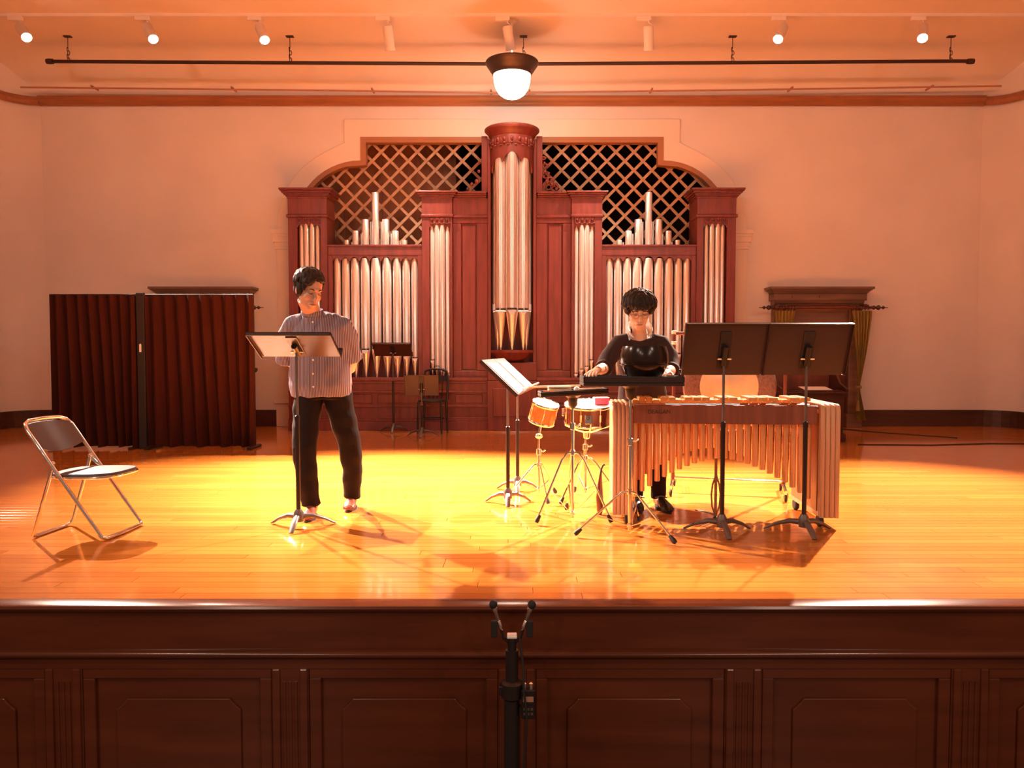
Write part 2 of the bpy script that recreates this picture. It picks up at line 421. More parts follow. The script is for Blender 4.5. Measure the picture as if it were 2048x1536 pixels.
# flat raised surround of the opening
for sx in (-1, 1):
    inner = [(0, 4.25), (sx * 2.22, 4.25)] + arc_pts(sx)
    outer = [(0, 4.51), (sx * 2.46, 4.51), (sx * 2.46, 4.17)] + [(x, z) for x, z in arc_pts(sx, 1.24, 1.25)][4:]
    MB().prism(inner + outer[::-1], YB - 0.022, YB).build('opening_surround', 'trimwhite', wall_b, bevel=0.006)
    fr_in = [(0, 4.17), (sx * 2.14, 4.17), (sx * 2.14, 3.845)] + [(x, z) for x, z in arc_pts(sx, 0.93, 0.945)][2:]
    MB().prism(inner + fr_in[::-1], YB - 0.03, YB + 0.10).build('opening_frame', 'latframe', wall_b)
    b = MB()
    b.box(min(sx * 3.22, sx * 3.46), max(sx * 3.22, sx * 3.46), YB - 0.022, YB, 0.0, 2.62)
    b.build('pilaster', 'trimwhite', wall_b)
    b = MB()
    for (z0, z1, e) in ((2.62, 2.66, 0.02), (2.66, 2.72, 0.03), (2.72, 2.80, 0.05), (2.80, 2.84, 0.06), (2.84, 2.90, 0.075)):
        x0, x1 = 3.20, 3.46 + e
        b.box(min(sx * x0, sx * x1), max(sx * x0, sx * x1), YB - 0.022 - e, YB, z0, z1)
    b.build('impost', 'trimwhite', wall_b)
    b = MB(); b.box(min(sx * 3.2, sx * 3.50), max(sx * 3.2, sx * 3.50), YB - 0.05, YB, 0, 0.34)
    b.box(min(sx * 3.2, sx * 3.53), max(sx * 3.2, sx * 3.53), YB - 0.07, YB, 0.34, 0.40)
    b.build('plinth', 'trimwhite', wall_b, bevel=0.008)
# organ chamber behind the opening
for nm, a in (('wall_chamber_back', (-3.6, 3.6, 16.0, 16.1, -0.1, 5.45)), ('wall_chamber_left', (-3.7, -3.6, YB + 0.2, 16.1, -0.1, 5.45)), ('wall_chamber_right', (3.6, 3.7, YB + 0.2, 16.1, -0.1, 5.45)),
              ('ceiling_chamber', (-3.7, 3.7, YB + 0.2, 16.1, 5.45, 5.55)), ('floor_chamber', (-3.7, 3.7, YB + 0.2, 16.1, -0.2, -0.1))):
    struct(MB().box(*a).build(nm, 'chamber'), 'dark unlit chamber surface behind the lattice')
sw = MB(); sw.box(-3.4, -0.88, 12.25, 13.2, -0.1, 5.0)
swo = tag(sw.build('swell_box', 'swell'), 'brown wooden box of the organ seen behind the lattice', 'organ box')
for k in range(4):
    MB().box(-3.3 + k * 0.6, -3.24 + k * 0.6, 12.22, 12.25, 0.2, 4.9).build('batten', 'swell', swo)

# side walls with rounded corners to the back wall, ceiling with a cove
RC = 0.45
for sx, nm in ((-1, 'wall_left'), (1, 'wall_right')):
    b = MB()
    pts = [(sx * XW, 3.40), (sx * XW, YB - RC)] + [(sx * (XW - RC + RC * math.cos(R(a))), YB - RC + RC * math.sin(R(a))) for a in (15, 30, 45, 60, 75, 90)]
    out = [(sx * (XW + 0.25), YB + 0.2), (sx * (XW + 0.25), 3.40)]
    n = len(pts); m = pts + out
    v = [(a, c, -0.2) for a, c in m] + [(a, c, ZT) for a, c in m]; k = len(m)
    f = [tuple(range(k)), tuple(range(k, 2 * k))] + [(i, (i + 1) % k, k + (i + 1) % k, k + i) for i in range(k)]
    b.add(v, f); struct(b.build(nm, 'plaster', smooth=True), 'cream plaster side wall of the stage')
    # proscenium return beside the stage opening
    b = MB(); b.box(min(sx * 5.3, sx * (XW + 0.25)), max(sx * 5.3, sx * (XW + 0.25)), 3.10, 3.40, -0.95, ZT + 0.3)
    struct(b.build('wall_proscenium', 'plaster'), 'plaster proscenium return beside the stage opening')
b = MB(); b.box(-XW - 0.25, XW + 0.25, 3.10, 10.7, ZC, ZC + 0.15)
struct(b.build('ceiling', 'ceil'), 'cream painted stage ceiling')
prof = [(10.7, ZC)] + [(10.7 + 0.76 * math.sin(R(a)), ZC - 0.52 + 0.52 * math.cos(R(a))) for a in range(6, 91, 7)] + [(YB + 0.02, 4.83), (YB + 0.02, ZC + 0.15), (10.7, ZC + 0.15)]
struct(MB().extrude_x(prof, -XW - 0.2, XW + 0.2).build('ceiling_cove', 'ceil', smooth=True), 'coved edge between ceiling and back wall')
struct(MB().extrude_x([(YB, 4.70), (YB - 0.03, 4.70), (YB - 0.045, 4.72), (YB - 0.045, 4.74), (YB - 0.07, 4.765), (YB - 0.09, 4.80), (YB - 0.09, 4.83), (YB, 4.83)], -XW + RC, XW - RC).build('trim_cornice', 'cornice'), 'brown wooden cornice rail along the top of the back wall')
for sx in (-1, 1):
    pts = [(sx * (XW - RC), YB - 0.04, 4.765)] + [(sx * (XW - RC + (RC - 0.04) * math.cos(R(a))), YB - RC + (RC - 0.04) * math.sin(R(a)), 4.765) for a in (75, 60, 45, 30, 15, 0)] + [(sx * (XW - 0.04), 3.45, 4.765)]
    struct(MB().path(pts, [(0.065, 0.04)] * len(pts), 8, up=(0, 0, 1)).build('trim_cornice_side', 'cornice'), 'brown wooden cornice rail turning onto the side wall')
    pts = [(sx * 3.5, YB - 0.02), (sx * (XW - RC), YB - 0.02)] + [(sx * (XW - RC + (RC - 0.02) * math.cos(R(a))), YB - RC + (RC - 0.02) * math.sin(R(a))) for a in (75, 60, 45, 30, 15, 0)] + [(sx * (XW - 0.02), 3.45)]
    b = MB(); k = len(pts)
    for zz0, zz1, t in ((0.0, 0.21, 0.0), (0.21, 0.245, 0.012)):
        q = [Vector((a, c, 0)) for a, c in pts]
        inn = []
        for i in range(k):
            d = (q[min(i + 1, k - 1)] - q[max(i - 1, 0)]).normalized(); nrm = Vector((d.y, -d.x, 0)) * sx
            inn.append(q[i] + nrm * (0.005 + t))
        outp = [q[i] - (inn[i] - q[i]).normalized() * 0.02 for i in range(k)]
        for i in range(k - 1):
            v = [inn[i], inn[i + 1], outp[i + 1], outp[i]]
            b.add([(p.x, p.y, zz0) for p in v] + [(p.x, p.y, zz1) for p in v], [(0, 1, 5, 4), (4, 5, 6, 7), (2, 3, 7, 6), (0, 3, 2, 1), (1, 2, 6, 5), (3, 0, 4, 7)])
    struct(b.build('baseboard_left' if sx < 0 else 'baseboard_right', 'base'), 'dark wooden baseboard')

# ------------------------------------------------------------------ lattice
lat = thing('lattice_screen', 'pale diagonal wooden lattice filling the arched opening above the organ', 'lattice', (0, YB + 0.115, 0))
poly = [(-2.22, 4.25), (2.22, 4.25)] + arc_pts(1) + [(3.22, 2.45), (-3.22, 2.45)] + arc_pts(-1)[::-1]
def clip(c, d):
    """intervals of the line x*d... inside the opening; line: point c + t*d"""
    ts = []
    n = len(poly)
    for i in range(n):
        (x0, z0), (x1, z1) = poly[i], poly[(i + 1) % n]
        ex, ez = x1 - x0, z1 - z0
        den = d[0] * ez - d[1] * ex
        if abs(den) < 1e-9: continue
        t = ((x0 - c[0]) * ez - (z0 - c[1]) * ex) / den
        u = ((x0 - c[0]) * d[1] - (z0 - c[1]) * d[0]) / den
        if 0 <= u < 1: ts.append(t)
    ts.sort()
    return [(ts[i], ts[i + 1]) for i in range(0, len(ts) - 1, 2)]
q = math.sqrt(0.5)
for s_, yy in ((1, 0.0), (-1, 0.013)):
    k = -22
    while k <= 22:
        cx = k * 0.268 + 0.07
        for t0, t1 in clip((cx, 3.4), (q, q * s_)):
            if t1 - t0 < 0.06: continue
            a = Vector((cx + q * t0, yy, 3.4 + q * s_ * t0)); bb = Vector((cx + q * t1, yy, 3.4 + q * s_ * t1))
            mid = (a + bb) / 2
            if abs(mid.x) < 0.30 and (t1 - t0) < 0.3: continue
            o = MB().cbox((0, 0, 0), (t1 - t0, 0.012, 0.040)).build('slat', 'lattice', lat)
            o.location = mid; o.rotation_euler = (0, -s_ * R(45), 0)
        k += 1

# ------------------------------------------------------------------ pipe organ
YO = 11.0
org = thing('pipe_organ', 'large mahogany pipe organ case with silver pipes in the back wall', 'organ', (0, YO, 0))
OF = (0, YO, 0)
def pipe(x, y, r, z_foot, z_mouth, z_top, n=18, tip=0.28):
    # hollow body; the mouth is a real opening left out of the front wall
    zo = z_mouth + max(0.018, r * 0.25)
    prof = [(r * tip, z_foot), (r * 0.97, z_mouth - 0.03), (r, z_mouth - 0.005), (r, zo), (r, z_top - 0.006), (r * 0.93, z_top), (r * 0.9, z_top - 0.02), (0.001, z_top - 0.03)]
    n = 24; vs = []; fs = []
    for rr, z in prof:
        vs += [(x + rr * math.cos(2 * math.pi * (j + 0.5) / n), y + rr * math.sin(2 * math.pi * (j + 0.5) / n), z) for j in range(n)]
    for i in range(len(prof) - 1):
        for j in range(n):
            mid = (j + 1.0) / n * 360.0
            if i == 2 and abs(mid - 270.0) < 50: continue
            fs.append((i * n + j, i * n + (j + 1) % n, (i + 1) * n + (j + 1) % n, (i + 1) * n + j))
    fs.append(tuple(reversed(range(n))))
    p = MB().add(vs, fs).build('pipe', 'pipe', org, True, off=OF)
    w = r * 0.75
    MB().prism([(x - w, z_mouth - 0.006), (x + w, z_mouth - 0.006), (x + w * 0.45, z_mouth - 0.012 - r * 0.6), (x - w * 0.45, z_mouth - 0.012 - r * 0.6)], y - r - 0.005, y - r * 0.5).build('lower_lip', 'pipe', p, off=OF)
    return p
def carve(cx, y, z0, z1, x0, x1, mname, nm='carved_fretwork', rows=2, cols=4):
    """small openwork: rows of leaf curls over a thin dark ground"""
    b = MB()
    dx = (x1 - x0) / cols
    for i in range(cols):
        xc = x0 + dx * (i + 0.5)
        b.path([(xc + 0.4 * dx * math.cos(a), y - 0.008, (z0 + z1) / 2 + 0.42 * (z1 - z0) * math.sin(a)) for a in [k * 2 * math.pi / 10 for k in range(10)]], 0.009, 6, closed=True)
        b.ball((xc, y - 0.014, (z0 + z1) / 2 + 0.012), (0.2 * dx, 0.014, 0.22 * (z1 - z0)), 8, 6)
        b.ball((xc + dx / 2 * 0.96, y - 0.010, z0 + 0.2 * (z1 - z0)), (0.014, 0.010, 0.018), 8, 6)
    b.box(x0, x1, y, y + 0.01, z0, z1)
    return b.build(nm, mname, org, True, off=OF)
def arch_head(x0, x1, y, xs, rs, z_top, zl, mname, t=0.03):
    """board whose lower edge is scalloped over each pipe"""
    n = 60; pts = []
    for k in range(n + 1):
        x = x0 + (x1 - x0) * k / n
        h = 0
        for px, pr in zip(xs, rs):
            d = abs(x - px) / (pr * 1.02)
            if d < 1: h = max(h, pr * 1.1 * math.sqrt(1 - d * d))
        pts.append((x, zl + h))
    b = MB()
    v = []
    for x, z in pts: v += [(x, y, z), (x, y, z_top), (x, y + t, z), (x, y + t, z_top)]
    f = []
    for k in range(n):
        a, c = 4 * k, 4 * k + 4
        f += [(a, c, c + 1, a + 1), (a + 2, a + 3, c + 3, c + 2), (a, a + 2, c + 2, c), (a + 1, c + 1, c + 3, a + 3)]
    b.add(v, f)
    return b.build('scalloped_head', mname, org, off=OF)

def side_half(s):
    def X(a, b): return (min(s * a, s * b), max(s * a, s * b))
    # outer tower
    for a, b in ((2.61, 2.705), (3.035, 3.16)):
        MB().box(*X(a, b), 10.95, 11.10, 0.70, 3.04, 0.004).build('tower_post', 'organ', org, off=OF)
    x0, x1 = X(2.61, 3.16)
    MB().box(x0, x1, 11.10, 11.44, 0.70, 3.30).build('tower_side', 'organ', org, off=OF)
    MB().box(x0, x1, 10.945, 11.10, 3.04, 3.30, 0.003).build('tower_block', 'organ', org, off=OF)
    MB().box(x0 - 0.02, x1 + 0.02, 10.92, 11.3, 3.00, 3.045, 0.01).build('neck_moulding', 'organ', org, off=OF)
    b = MB()
    for k, (e, z0, z1) in enumerate(((0.01, 3.27, 3.29), (0.025, 3.29, 3.31), (0.045, 3.31, 3.335), (0.07, 3.335, 3.36), (0.09, 3.36, 3.375), (0.10, 3.375, 3.40))):
        b.box(x0 - e, x1 + e, 10.945 - e, 11.40, z0, z1)
    b.build('cornice', 'organ', org, off=OF, bevel=0.005)
    xs = [s * v for v in (2.755, 2.83, 2.91, 2.985)]
    for i, px in enumerate(xs):
        pipe(px, 11.02 - 0.03 * (i in (1, 2)), 0.036, 0.74, 0.98 + 0.05 * i, 2.925)
    arch_head(*X(2.70, 3.04), 10.955, xs, [0.037] * 4, 3.01, 2.87, 'organ', 0.02)
    carve(0, 10.95, 2.92, 3.0, *X(2.71, 3.03), 'organ')
    # inner tower with narrow pipes
    for a, b in ((0.84, 0.875), (1.165, 1.27)):
        MB().box(*X(a, b), 10.93, 11.08, 0.70, 3.04, 0.004).build('tower_post', 'organ', org, off=OF)
    x0, x1 = X(0.84, 1.27)
    MB().box(x0, x1, 11.08, 11.40, 0.70, 3.28).build('tower_side', 'organ', org, off=OF)
    MB().box(x0, x1, 10.925, 11.08, 3.04, 3.28, 0.003).build('tower_block', 'organ', org, off=OF)
    MB().box(x0 - 0.015, x1 + 0.015, 10.905, 11.1, 3.00, 3.045, 0.01).build('neck_moulding', 'organ', org, off=OF)
    xs = [s * v for v in (0.91, 0.985, 1.06, 1.132)]
    for i, px in enumerate(xs):
        pipe(px, 10.99 - 0.03 * (i in (1, 2)), 0.036, 0.70 + 0.03 * i, (0.80, 0.86, 0.90, 0.99)[i], 2.90)
    arch_head(*X(0.87, 1.17), 10.935, xs, [0.037] * 4, 3.01, 2.84, 'organ', 0.02)
    carve(0, 10.93, 2.90, 3.0, *X(0.88, 1.16), 'organ')
    # flat panel beside the centre tower
    x0, x1 = X(0.345, 0.84)
    MB().box(x0, x1, 11.04, 11.20, 0.70, 3.28).build('wing_back', 'organ', org, off=OF)
    for a, b in ((0.345, 0.50), (0.72, 0.84)):
        MB().box(*X(a, b), 11.0, 11.04, 0.842, 2.93, 0.005).build('stile', 'organ', org, off=OF)
    MB().box(x0, x1, 10.995, 11.04, 2.93, 3.28, 0.005).build('rail', 'organ', org, off=OF)
    MB().box(x0, x1, 10.97, 11.04, 3.00, 3.045, 0.01).build('neck_moulding', 'organ', org, off=OF)
    MB().box(x0, x1, 11.0, 11.04, 0.70, 0.84, 0.005).build('rail', 'organ', org, off=OF)
    MB().box(*X(0.515, 0.705), 11.022, 11.04, 0.86, 2.91, 0.006).build('panel', 'organ', org, off=OF)
    # cornice across panel and inner tower
    b = MB()
    for e, z0, z1 in ((0.01, 3.26, 3.285), (0.03, 3.285, 3.31), (0.055, 3.31, 3.335), (0.075, 3.335, 3.36)):
        c0, c1 = X(0.84 - e, 1.27 + e); b.box(c0, c1, 10.925 - e, 11.38, z0, z1)
        c0, c1 = X(0.36, 0.86); b.box(c0, c1, 10.995 - e, 11.38, z0, z1)
    b.build('cornice', 'organ', org, off=OF, bevel=0.005)
    # post beside centre crown and scroll bracket
    MB().box(*X(0.345, 0.43), 11.0, 11.2, 3.36, 4.15, 0.004).build('crown_post', 'organ', org, off=OF)
    b = MB()
    def curl(cx, cz, r, a0, turns, d):
        return [(cx + s * r * (1 - 0.75 * t / 16) * math.cos(a0 + d * t / 16 * turns * 6.28), 11.03, cz + r * (1 - 0.75 * t / 16) * math.sin(a0 + d * t / 16 * turns * 6.28)) for t in range(17)]
    br = MB().box(*X(0.43, 0.68), 11.01, 11.06, 3.36, 3.385).build('bracket_base', 'organ', org, off=OF)
    for cx, cz, r, a0, tn, d in ((0.52, 3.45, 0.085, 0.0, 1.2, 1), (0.60, 3.43, 0.065, 2.2, 1.1, -1), (0.48, 3.60, 0.06, 0.5, 1.1, 1), (0.54, 3.54, 0.05, 3.4, 1.0, -1), (0.465, 3.73, 0.042, 0.2, 1.1, 1), (0.45, 3.84, 0.028, 0.0, 1, 1)):
        MB().path(curl(cx, cz, r, a0, tn, d), [0.016 - 0.0006 * k for k in range(17)], 6).build('carved_scroll', 'organ', br, True, off=OF)
    for cx, cz, rr in ((0.50, 3.52, 0.03), (0.57, 3.48, 0.025), (0.47, 3.66, 0.022), (0.46, 3.78, 0.018), (0.63, 3.41, 0.022)):
        MB().ball((s * cx, 11.02, cz), (rr, 0.02, rr * 1.2), 8, 6).build('carved_leaf', 'organ', br, True, off=OF)
    # wide flat with nine pipes under a rail
    x0, x1 = X(1.27, 2.61)
    MB().box(x0, x1, 10.98, 11.10, 2.475, 2.60, 0.006).build('rail', 'organ', org, off=OF)
    MB().box(x0, x1, 10.96, 11.12, 2.595, 2.625, 0.004).build('rail_cap', 'organ', org, off=OF)
    for a, b in ((1.27, 1.335), (2.545, 2.61)):
        MB().box(*X(a, b), 10.98, 11.10, 0.70, 2.475, 0.005).build('stile', 'organ', org, off=OF)
    MB().box(x0, x1, 11.25, 11.40, 0.70, 2.46).build('wing_back', 'organ', org, off=OF)
    rs = [0.052, 0.056, 0.062, 0.067, 0.073, 0.067, 0.062, 0.056, 0.052]
    tot = sum(rs) * 2; gap = (1.21 - tot) / 8; x = 1.335; xs = []
    for r in rs:
        xs.append(s * (x + r)); x += 2 * r + gap
    zm = [1.02, 1.05, 1.06, 1.08, 1.15, 1.14, 1.12, 1.08, 1.02]
    for px, r, z in zip(xs, rs, zm): pipe(px, 11.06, r, 0.745, z, 2.44, tip=0.16)
    arch_head(*X(1.335, 2.545), 10.99, xs, rs, 2.476, 2.385, 'organ', 0.02)
    # pipes standing above the rail
    cx = s * 1.945
    for d, r, z in ((0, 0.05, 3.37), (0.145, 0.052, 2.99), (-0.145, 0.052, 2.99), (0.285, 0.047, 2.83), (-0.285, 0.047, 2.83), (0.415, 0.038, 2.70), (-0.415, 0.038, 2.70)):
        MB().lathe([(r, 2.55), (r, z - 0.005), (r * 0.92, z), (r * 0.9, z - 0.02), (0.001, z - 0.03)], (cx + d, 11.06, 0), 18).build('pipe', 'pipe', org, True, off=OF)
    for d, z in ((0.075, 2.97), (-0.075, 2.97), (0.215, 2.80), (-0.215, 2.80), (0.35, 2.68), (-0.35, 2.68)):
        MB().lathe([(0.017, 2.55), (0.017, z), (0.001, z)], (cx + d, 11.13, 0), 12).build('pipe', 'pipe', org, True, off=OF)
    # base below the flats
    x0, x1 = X(0.345, 3.16)
    b = MB()
    b.box(x0, x1, 10.88, 11.44, 0.0, 0.70)
    b.build('base', 'organ', org, off=OF)
    b = MB()
    for e, z0, z1 in ((0.03, 0.70, 0.745), (0.015, 0.66, 0.70)):
        b.box(x0, x1, 10.88 - e, 11.44, z0, z1)
    b.build('ledge', 'organ', org, off=OF, bevel=0.006)
    b = MB()
    for e, z0, z1 in ((0.03, 0.53, 0.56), (0.03, 0.33, 0.36), (0.05, 0.0, 0.13), (0.035, 0.13, 0.16), (0.02, 0.16, 0.18)):
        b.box(x0, x1, 10.88 - e, 10.9, z0, z1)
    b.build('base_moulding', 'organ', org, off=OF, bevel=0.006)
    for a, c in ((0.42, 0.8), (1.32, 1.9), (1.98, 2.56), (2.66, 3.12), (0.87, 1.24)):
        MB().box(*X(a, c), 10.868, 10.88, 0.385, 0.51, 0.006).build('panel', 'organ', org, off=OF)
side_half(-1); side_half(1)
# centre tower
b = MB(); b.box(-0.345, 0.345, 10.95, 11.44, 0.0, 0.95); b.box(-0.345, 0.345, 11.2, 11.44, 0.95, 4.1)
b.build('centre_back', 'organ', org, off=OF)
MB().box(-0.345, 0.345, 10.87, 10.95, 0.70, 0.96, 0.008).build('panel', 'organ', org, off=OF)
MB().box(-0.345, 0.345, 10.80, 10.95, 0.0, 0.70, 0.004).build('base', 'organ', org, off=OF)
MB().box(-0.27, 0.27, 10.79, 10.80, 0.2, 0.6, 0.008).build('panel', 'organ', org, off=OF)
for sx in (-1, 1):
    MB().box(min(sx * 0.30, sx * 0.345), max(sx * 0.30, sx * 0.345), 10.98, 11.2, 0.95, 4.1, 0.004).build('tower_post', 'organ', org, off=OF)
A0, A1 = math.pi, 2 * math.pi
MB().lathe([(0.001, 0.97), (0.18, 0.99), (0.24, 1.03), (0.285, 1.09), (0.30, 1.10), (0.30, 1.135), (0.001, 1.137)], (0, 11.0, 0), 28, A0, A1).build('pipe_ledge', 'organ', org, True, off=OF)
MB().lathe([(0.30, 3.98), (0.305, 4.00), (0.305, 4.10), (0.325, 4.12), (0.34, 4.15), (0.372, 4.18), (0.388, 4.20), (0.388, 4.225), (0.375, 4.235), (0.001, 4.24)], (0, 11.0, 0), 36, A0, A1).build('crown', 'organ', org, True, off=OF)
b = MB()          # scalloped drum over the pipes
nn = 72; vs = []; fs = []
pa = (-100, -50, 0, 50, 100)
for k in range(nn + 1):
    a = -100 + 200 * k / nn
    d = min(abs(a - p) / 23.0 for p in pa[0:5])
    base = 3.86 - 0.19 * (abs(a) / 90.0) ** 1.6
    zl = base - (0.10 * (1 - math.sqrt(max(0, 1 - min(d, 1) ** 2)))) - 0.0
    ca, sa = math.sin(R(a)), -math.cos(R(a))
    for rr in (0.295, 0.275):
        vs += [(rr * ca, 11.0 + rr * sa, zl), (rr * ca, 11.0 + rr * sa, 4.0)]
for k in range(nn):
    a, c = 4 * k, 4 * k + 4
    fs += [(a, c, c + 1, a + 1), (a + 2, a + 3, c + 3, c + 2), (a, a + 2, c + 2, c)]
b.add(vs, fs); b.build('scalloped_head', 'organ', org, True, off=OF)
b = MB()
for k in range(9):
    a = R(-80 + 20 * k); ca, sa = math.sin(a), -math.cos(a)
    c = Vector((0.305 * ca, 11.0 + 0.305 * sa, 4.04))
    b.ball(c, (0.022, 0.022, 0.035), 8, 6); b.ball(c + Vector((0, 0, -0.055)), (0.016, 0.016, 0.016), 8, 6)
    a2 = a + R(10); c2 = Vector((0.303 * math.sin(a2), 11.0 - 0.303 * math.cos(a2), 4.02))
    b.ball(c2, (0.012, 0.012, 0.045), 8, 6); b.ball(c2 + Vector((0, 0, -0.06)), (0.02, 0.012, 0.012), 8, 6)
b.build('carved_frieze', 'organ', org, True, off=OF)
for a, r in ((0, 0.088), (-50, 0.083), (50, 0.083), (-98, 0.072), (98, 0.072)):
    px, py = 0.205 * math.sin(R(a)), 11.0 - 0.205 * math.cos(R(a))
    p = pipe(px, py, r, 1.137, 1.70, 3.92 if abs(a) < 90 else 3.75, 22, 0.15)
    if a:
        for q_ in (-1, 1):
            an = R(a) + q_ * 0.75
            MB().cbox((px + r * math.sin(an) * 1.08, py - r * math.cos(an) * 1.08, 1.74), (0.014, 0.014, 0.09)).build('mouth_ear', 'pipe', p, off=OF)
        MB().tube((px - r * 0.9, py - r * 1.05, 1.675), (px + r * 0.9, py - r * 1.05, 1.675), 0.011).build('mouth_roller', 'pipe', p, off=OF)
# ------------------------------------------------------------------ ceiling fixtures
rail = thing('lighting_track', 'long white lighting track across the ceiling', 'lighting track', (0, 9.9, ZC))
MB().box(-7.0, 7.0, -0.018, 0.018, -0.035, 0.0).build('rail', 'white', rail)
for x in (-6.3, -3.2, -0.1, 3.0, 6.1):
    MB().box(x - 0.06, x + 0.06, -0.022, 0.022, -0.038, 0.0).build('joint_cover', 'white', rail)
# head: x, tip direction (dx, dy, dz), lit, what it lights
heads = [(-6.20, (0.42, -0.62, -0.66), True, 'first lit track spotlight at the screen end of the ceiling track, swivelled sideways'),
         (-4.60, (0.22, -0.60, -0.76), True, 'second lit track spotlight from the screen end of the ceiling track'),
         (-3.18, (0.30, -0.60, -0.74), True, 'third lit track spotlight from the screen end of the ceiling track'),
         (-1.57, (0.06, 0.42, -0.90), False, 'white cylinder spotlight turned straight at the organ, beside the third lit spotlight'),
         (-0.06, (0.16, 0.42, -0.89), False, 'white cylinder spotlight on the track directly above the globe lamp'),
         (1.72, (0.10, 0.42, -0.90), False, 'white cylinder spotlight turned at the organ, on the mantel side of the globe lamp'),
         (3.42, (-0.08, -0.62, -0.78), True, 'lit track spotlight next to the last one at the mantel end of the track'),
         (5.18, (-0.08, -0.62, -0.78), True, 'last lit track spotlight at the mantel end of the ceiling track')]
AIM = {-6.20: (-1.6, 6.2, 0), -4.60: (-1.1, 6.6, 0), -3.18: (-0.7, 6.7, 0), 3.42: (0.6, 6.4, 0), 5.18: (3.0, 5.8, 0)}
for x, d, lit, lab in heads:
    if lit: d = Vector(AIM[x]) - Vector((x, 9.9, ZC - 0.17))
    t = thing('track_spotlight', lab, 'spotlight', (x, 9.9, ZC - 0.036), 0, 'spotlights on the ceiling track')
    MB().box(-0.15, 0.03, -0.022, 0.022, -0.05, 0.0, 0.004).build('adapter_box', 'white', t)
    MB().path([(0, 0, -0.05), (0, 0, -0.075), (0.02, 0, -0.09), (0.05, 0, -0.12), (0.05, 0, -0.15)], 0.009, 8).build('yoke', 'white', t, True)
    d = Vector(d).normalized()
    rot = Vector((0, 0, -1)).rotation_difference(d).to_matrix()
    c = Vector((0.0, 0, -0.13))
    MB().lathe([(0.001, 0.02), (0.05, 0.015), (0.062, 0.0), (0.062, -0.24), (0.066, -0.245), (0.066, -0.27), (0.058, -0.272), (0.055, -0.25), (0.001, -0.25)], c, 20, axis=rot).build('lamp_can', 'white', t, True)
    if lit:
        MB().lathe([(0.052, -0.255), (0.045, -0.268), (0.025, -0.276), (0.001, -0.278)], c, 16, axis=rot).build('lit_lens', 'lens', t, True)
    p = Vector((x, 9.9, ZC - 0.036)) + c + d * 0.30
    if lit: spot('spotlight_beam', p, AIM[x], 4700, 40, 1.0, 0.05)
    else:
        tg = {-1.57: (-1.35, 11.0, 2.55), -0.06: (0.0, 11.0, 2.6), 1.72: (1.2, 11.0, 2.55)}[x]
        MB().lathe([(0.052, -0.254), (0.001, -0.256)], c, 16, axis=rot).build('lit_lens', 'lens', t, True)
        spot('organ_spotlight_beam', p, tg, 210, 46, 1.0, 0.05)

# hanging iron bar
barz = 5.005
bt = thing('hanging_batten', 'long dark iron pipe batten hanging on short chains below the ceiling', 'batten', (0, 10.6, barz))
MB().path([(-6.25, 0, 0.03), (0, 0, -0.005), (6.2, 0, 0.035)], 0.024, 10).build('pipe', 'ironbar', bt, True)
for x in (-6.25, 6.2):
    MB().lathe([(0.001, -0.05), (0.034, -0.045), (0.038, 0.0), (0.034, 0.045), (0.001, 0.05)], (x, 0, 0.031), 14, axis=Matrix.Rotation(R(90), 3, 'Y')).build('end_cap', 'ironbar', bt, True)
for x in (-6.0, -3.0, 0.155, 2.98, 5.93):
    h = MB()
    h.box(x - 0.05, x + 0.05, -0.03, 0.03, ZC - barz - 0.012, ZC - barz)
    h.tube((x, 0, ZC - barz), (x, 0, 0.2), 0.005, n=6)
    h.build('hanger_rod', 'ironbar', bt)
    for k in range(4):
        c = Vector((x + (0.008 if k % 2 else -0.008), 0, 0.19 - 0.047 * k))
        ax = Vector((1, 0, 0)) if k % 2 else Vector((0, 1, 0))
        MB().path([c + ax * (0.014 * math.cos(a)) + Vector((0, 0, 0.03 * math.sin(a))) for a in [j * 6.283 / 10 for j in range(10)]], 0.005, 6, closed=True).build('chain_link', 'ironbar', bt, True)
# curtain rail against the cove
cr = thing('curtain_rail', 'thin brown curtain rail overlapping at its middle, under the ceiling cove', 'curtain rail', (0, 11.15, 4.80))
MB().path([(-7.0, 0, 0.075), (-3, 0, 0.035), (0.33, 0, -0.012)], 0.013, 6).build('rail_half', 'railpaint', cr, True)
MB().path([(-0.40, 0.05, 0.012), (3, 0.05, 0.05), (7.0, 0.05, 0.11)], 0.013, 6).build('rail_half', 'railpaint', cr, True)
for x in (-6, -4, -2, -0.3, 0.25, 2, 4, 6):
    MB().box(x - 0.012, x + 0.012, 0.0, 0.20, 0.03 + 0.01 * abs(x), 0.05 + 0.01 * abs(x)).build('rail_bracket', 'railpaint', cr)
# globe lamp
gl = thing('globe_lamp', 'glowing white glass bowl lamp with a dark flared collar below the ceiling', 'lamp', (0, 10.1, ZC))
MB().lathe([(0.07, 0.0), (0.07, -0.02), (0.02, -0.04), (0.012, -0.06), (0.012, -0.50), (0.03, -0.52)], (0, 0, 0), 16).build('stem', 'white', gl, True)
MB().lathe([(0.03, -0.50), (0.20, -0.515), (0.34, -0.53), (0.345, -0.545), (0.33, -0.57), (0.31, -0.60), (0.30, -0.605), (0.285, -0.64), (0.27, -0.65), (0.26, -0.68), (0.25, -0.70), (0.24, -0.70), (0.235, -0.66)], (0, 0, 0), 40).build('collar', 'bronze', gl, True)
MB().lathe([(0.235, -0.69), (0.236, -0.74), (0.228, -0.80), (0.205, -0.87), (0.165, -0.93), (0.11, -0.97), (0.05, -0.99), (0.001, -0.993)], (0, 0, 0), 40).build('glass_bowl', 'globe', gl, True)

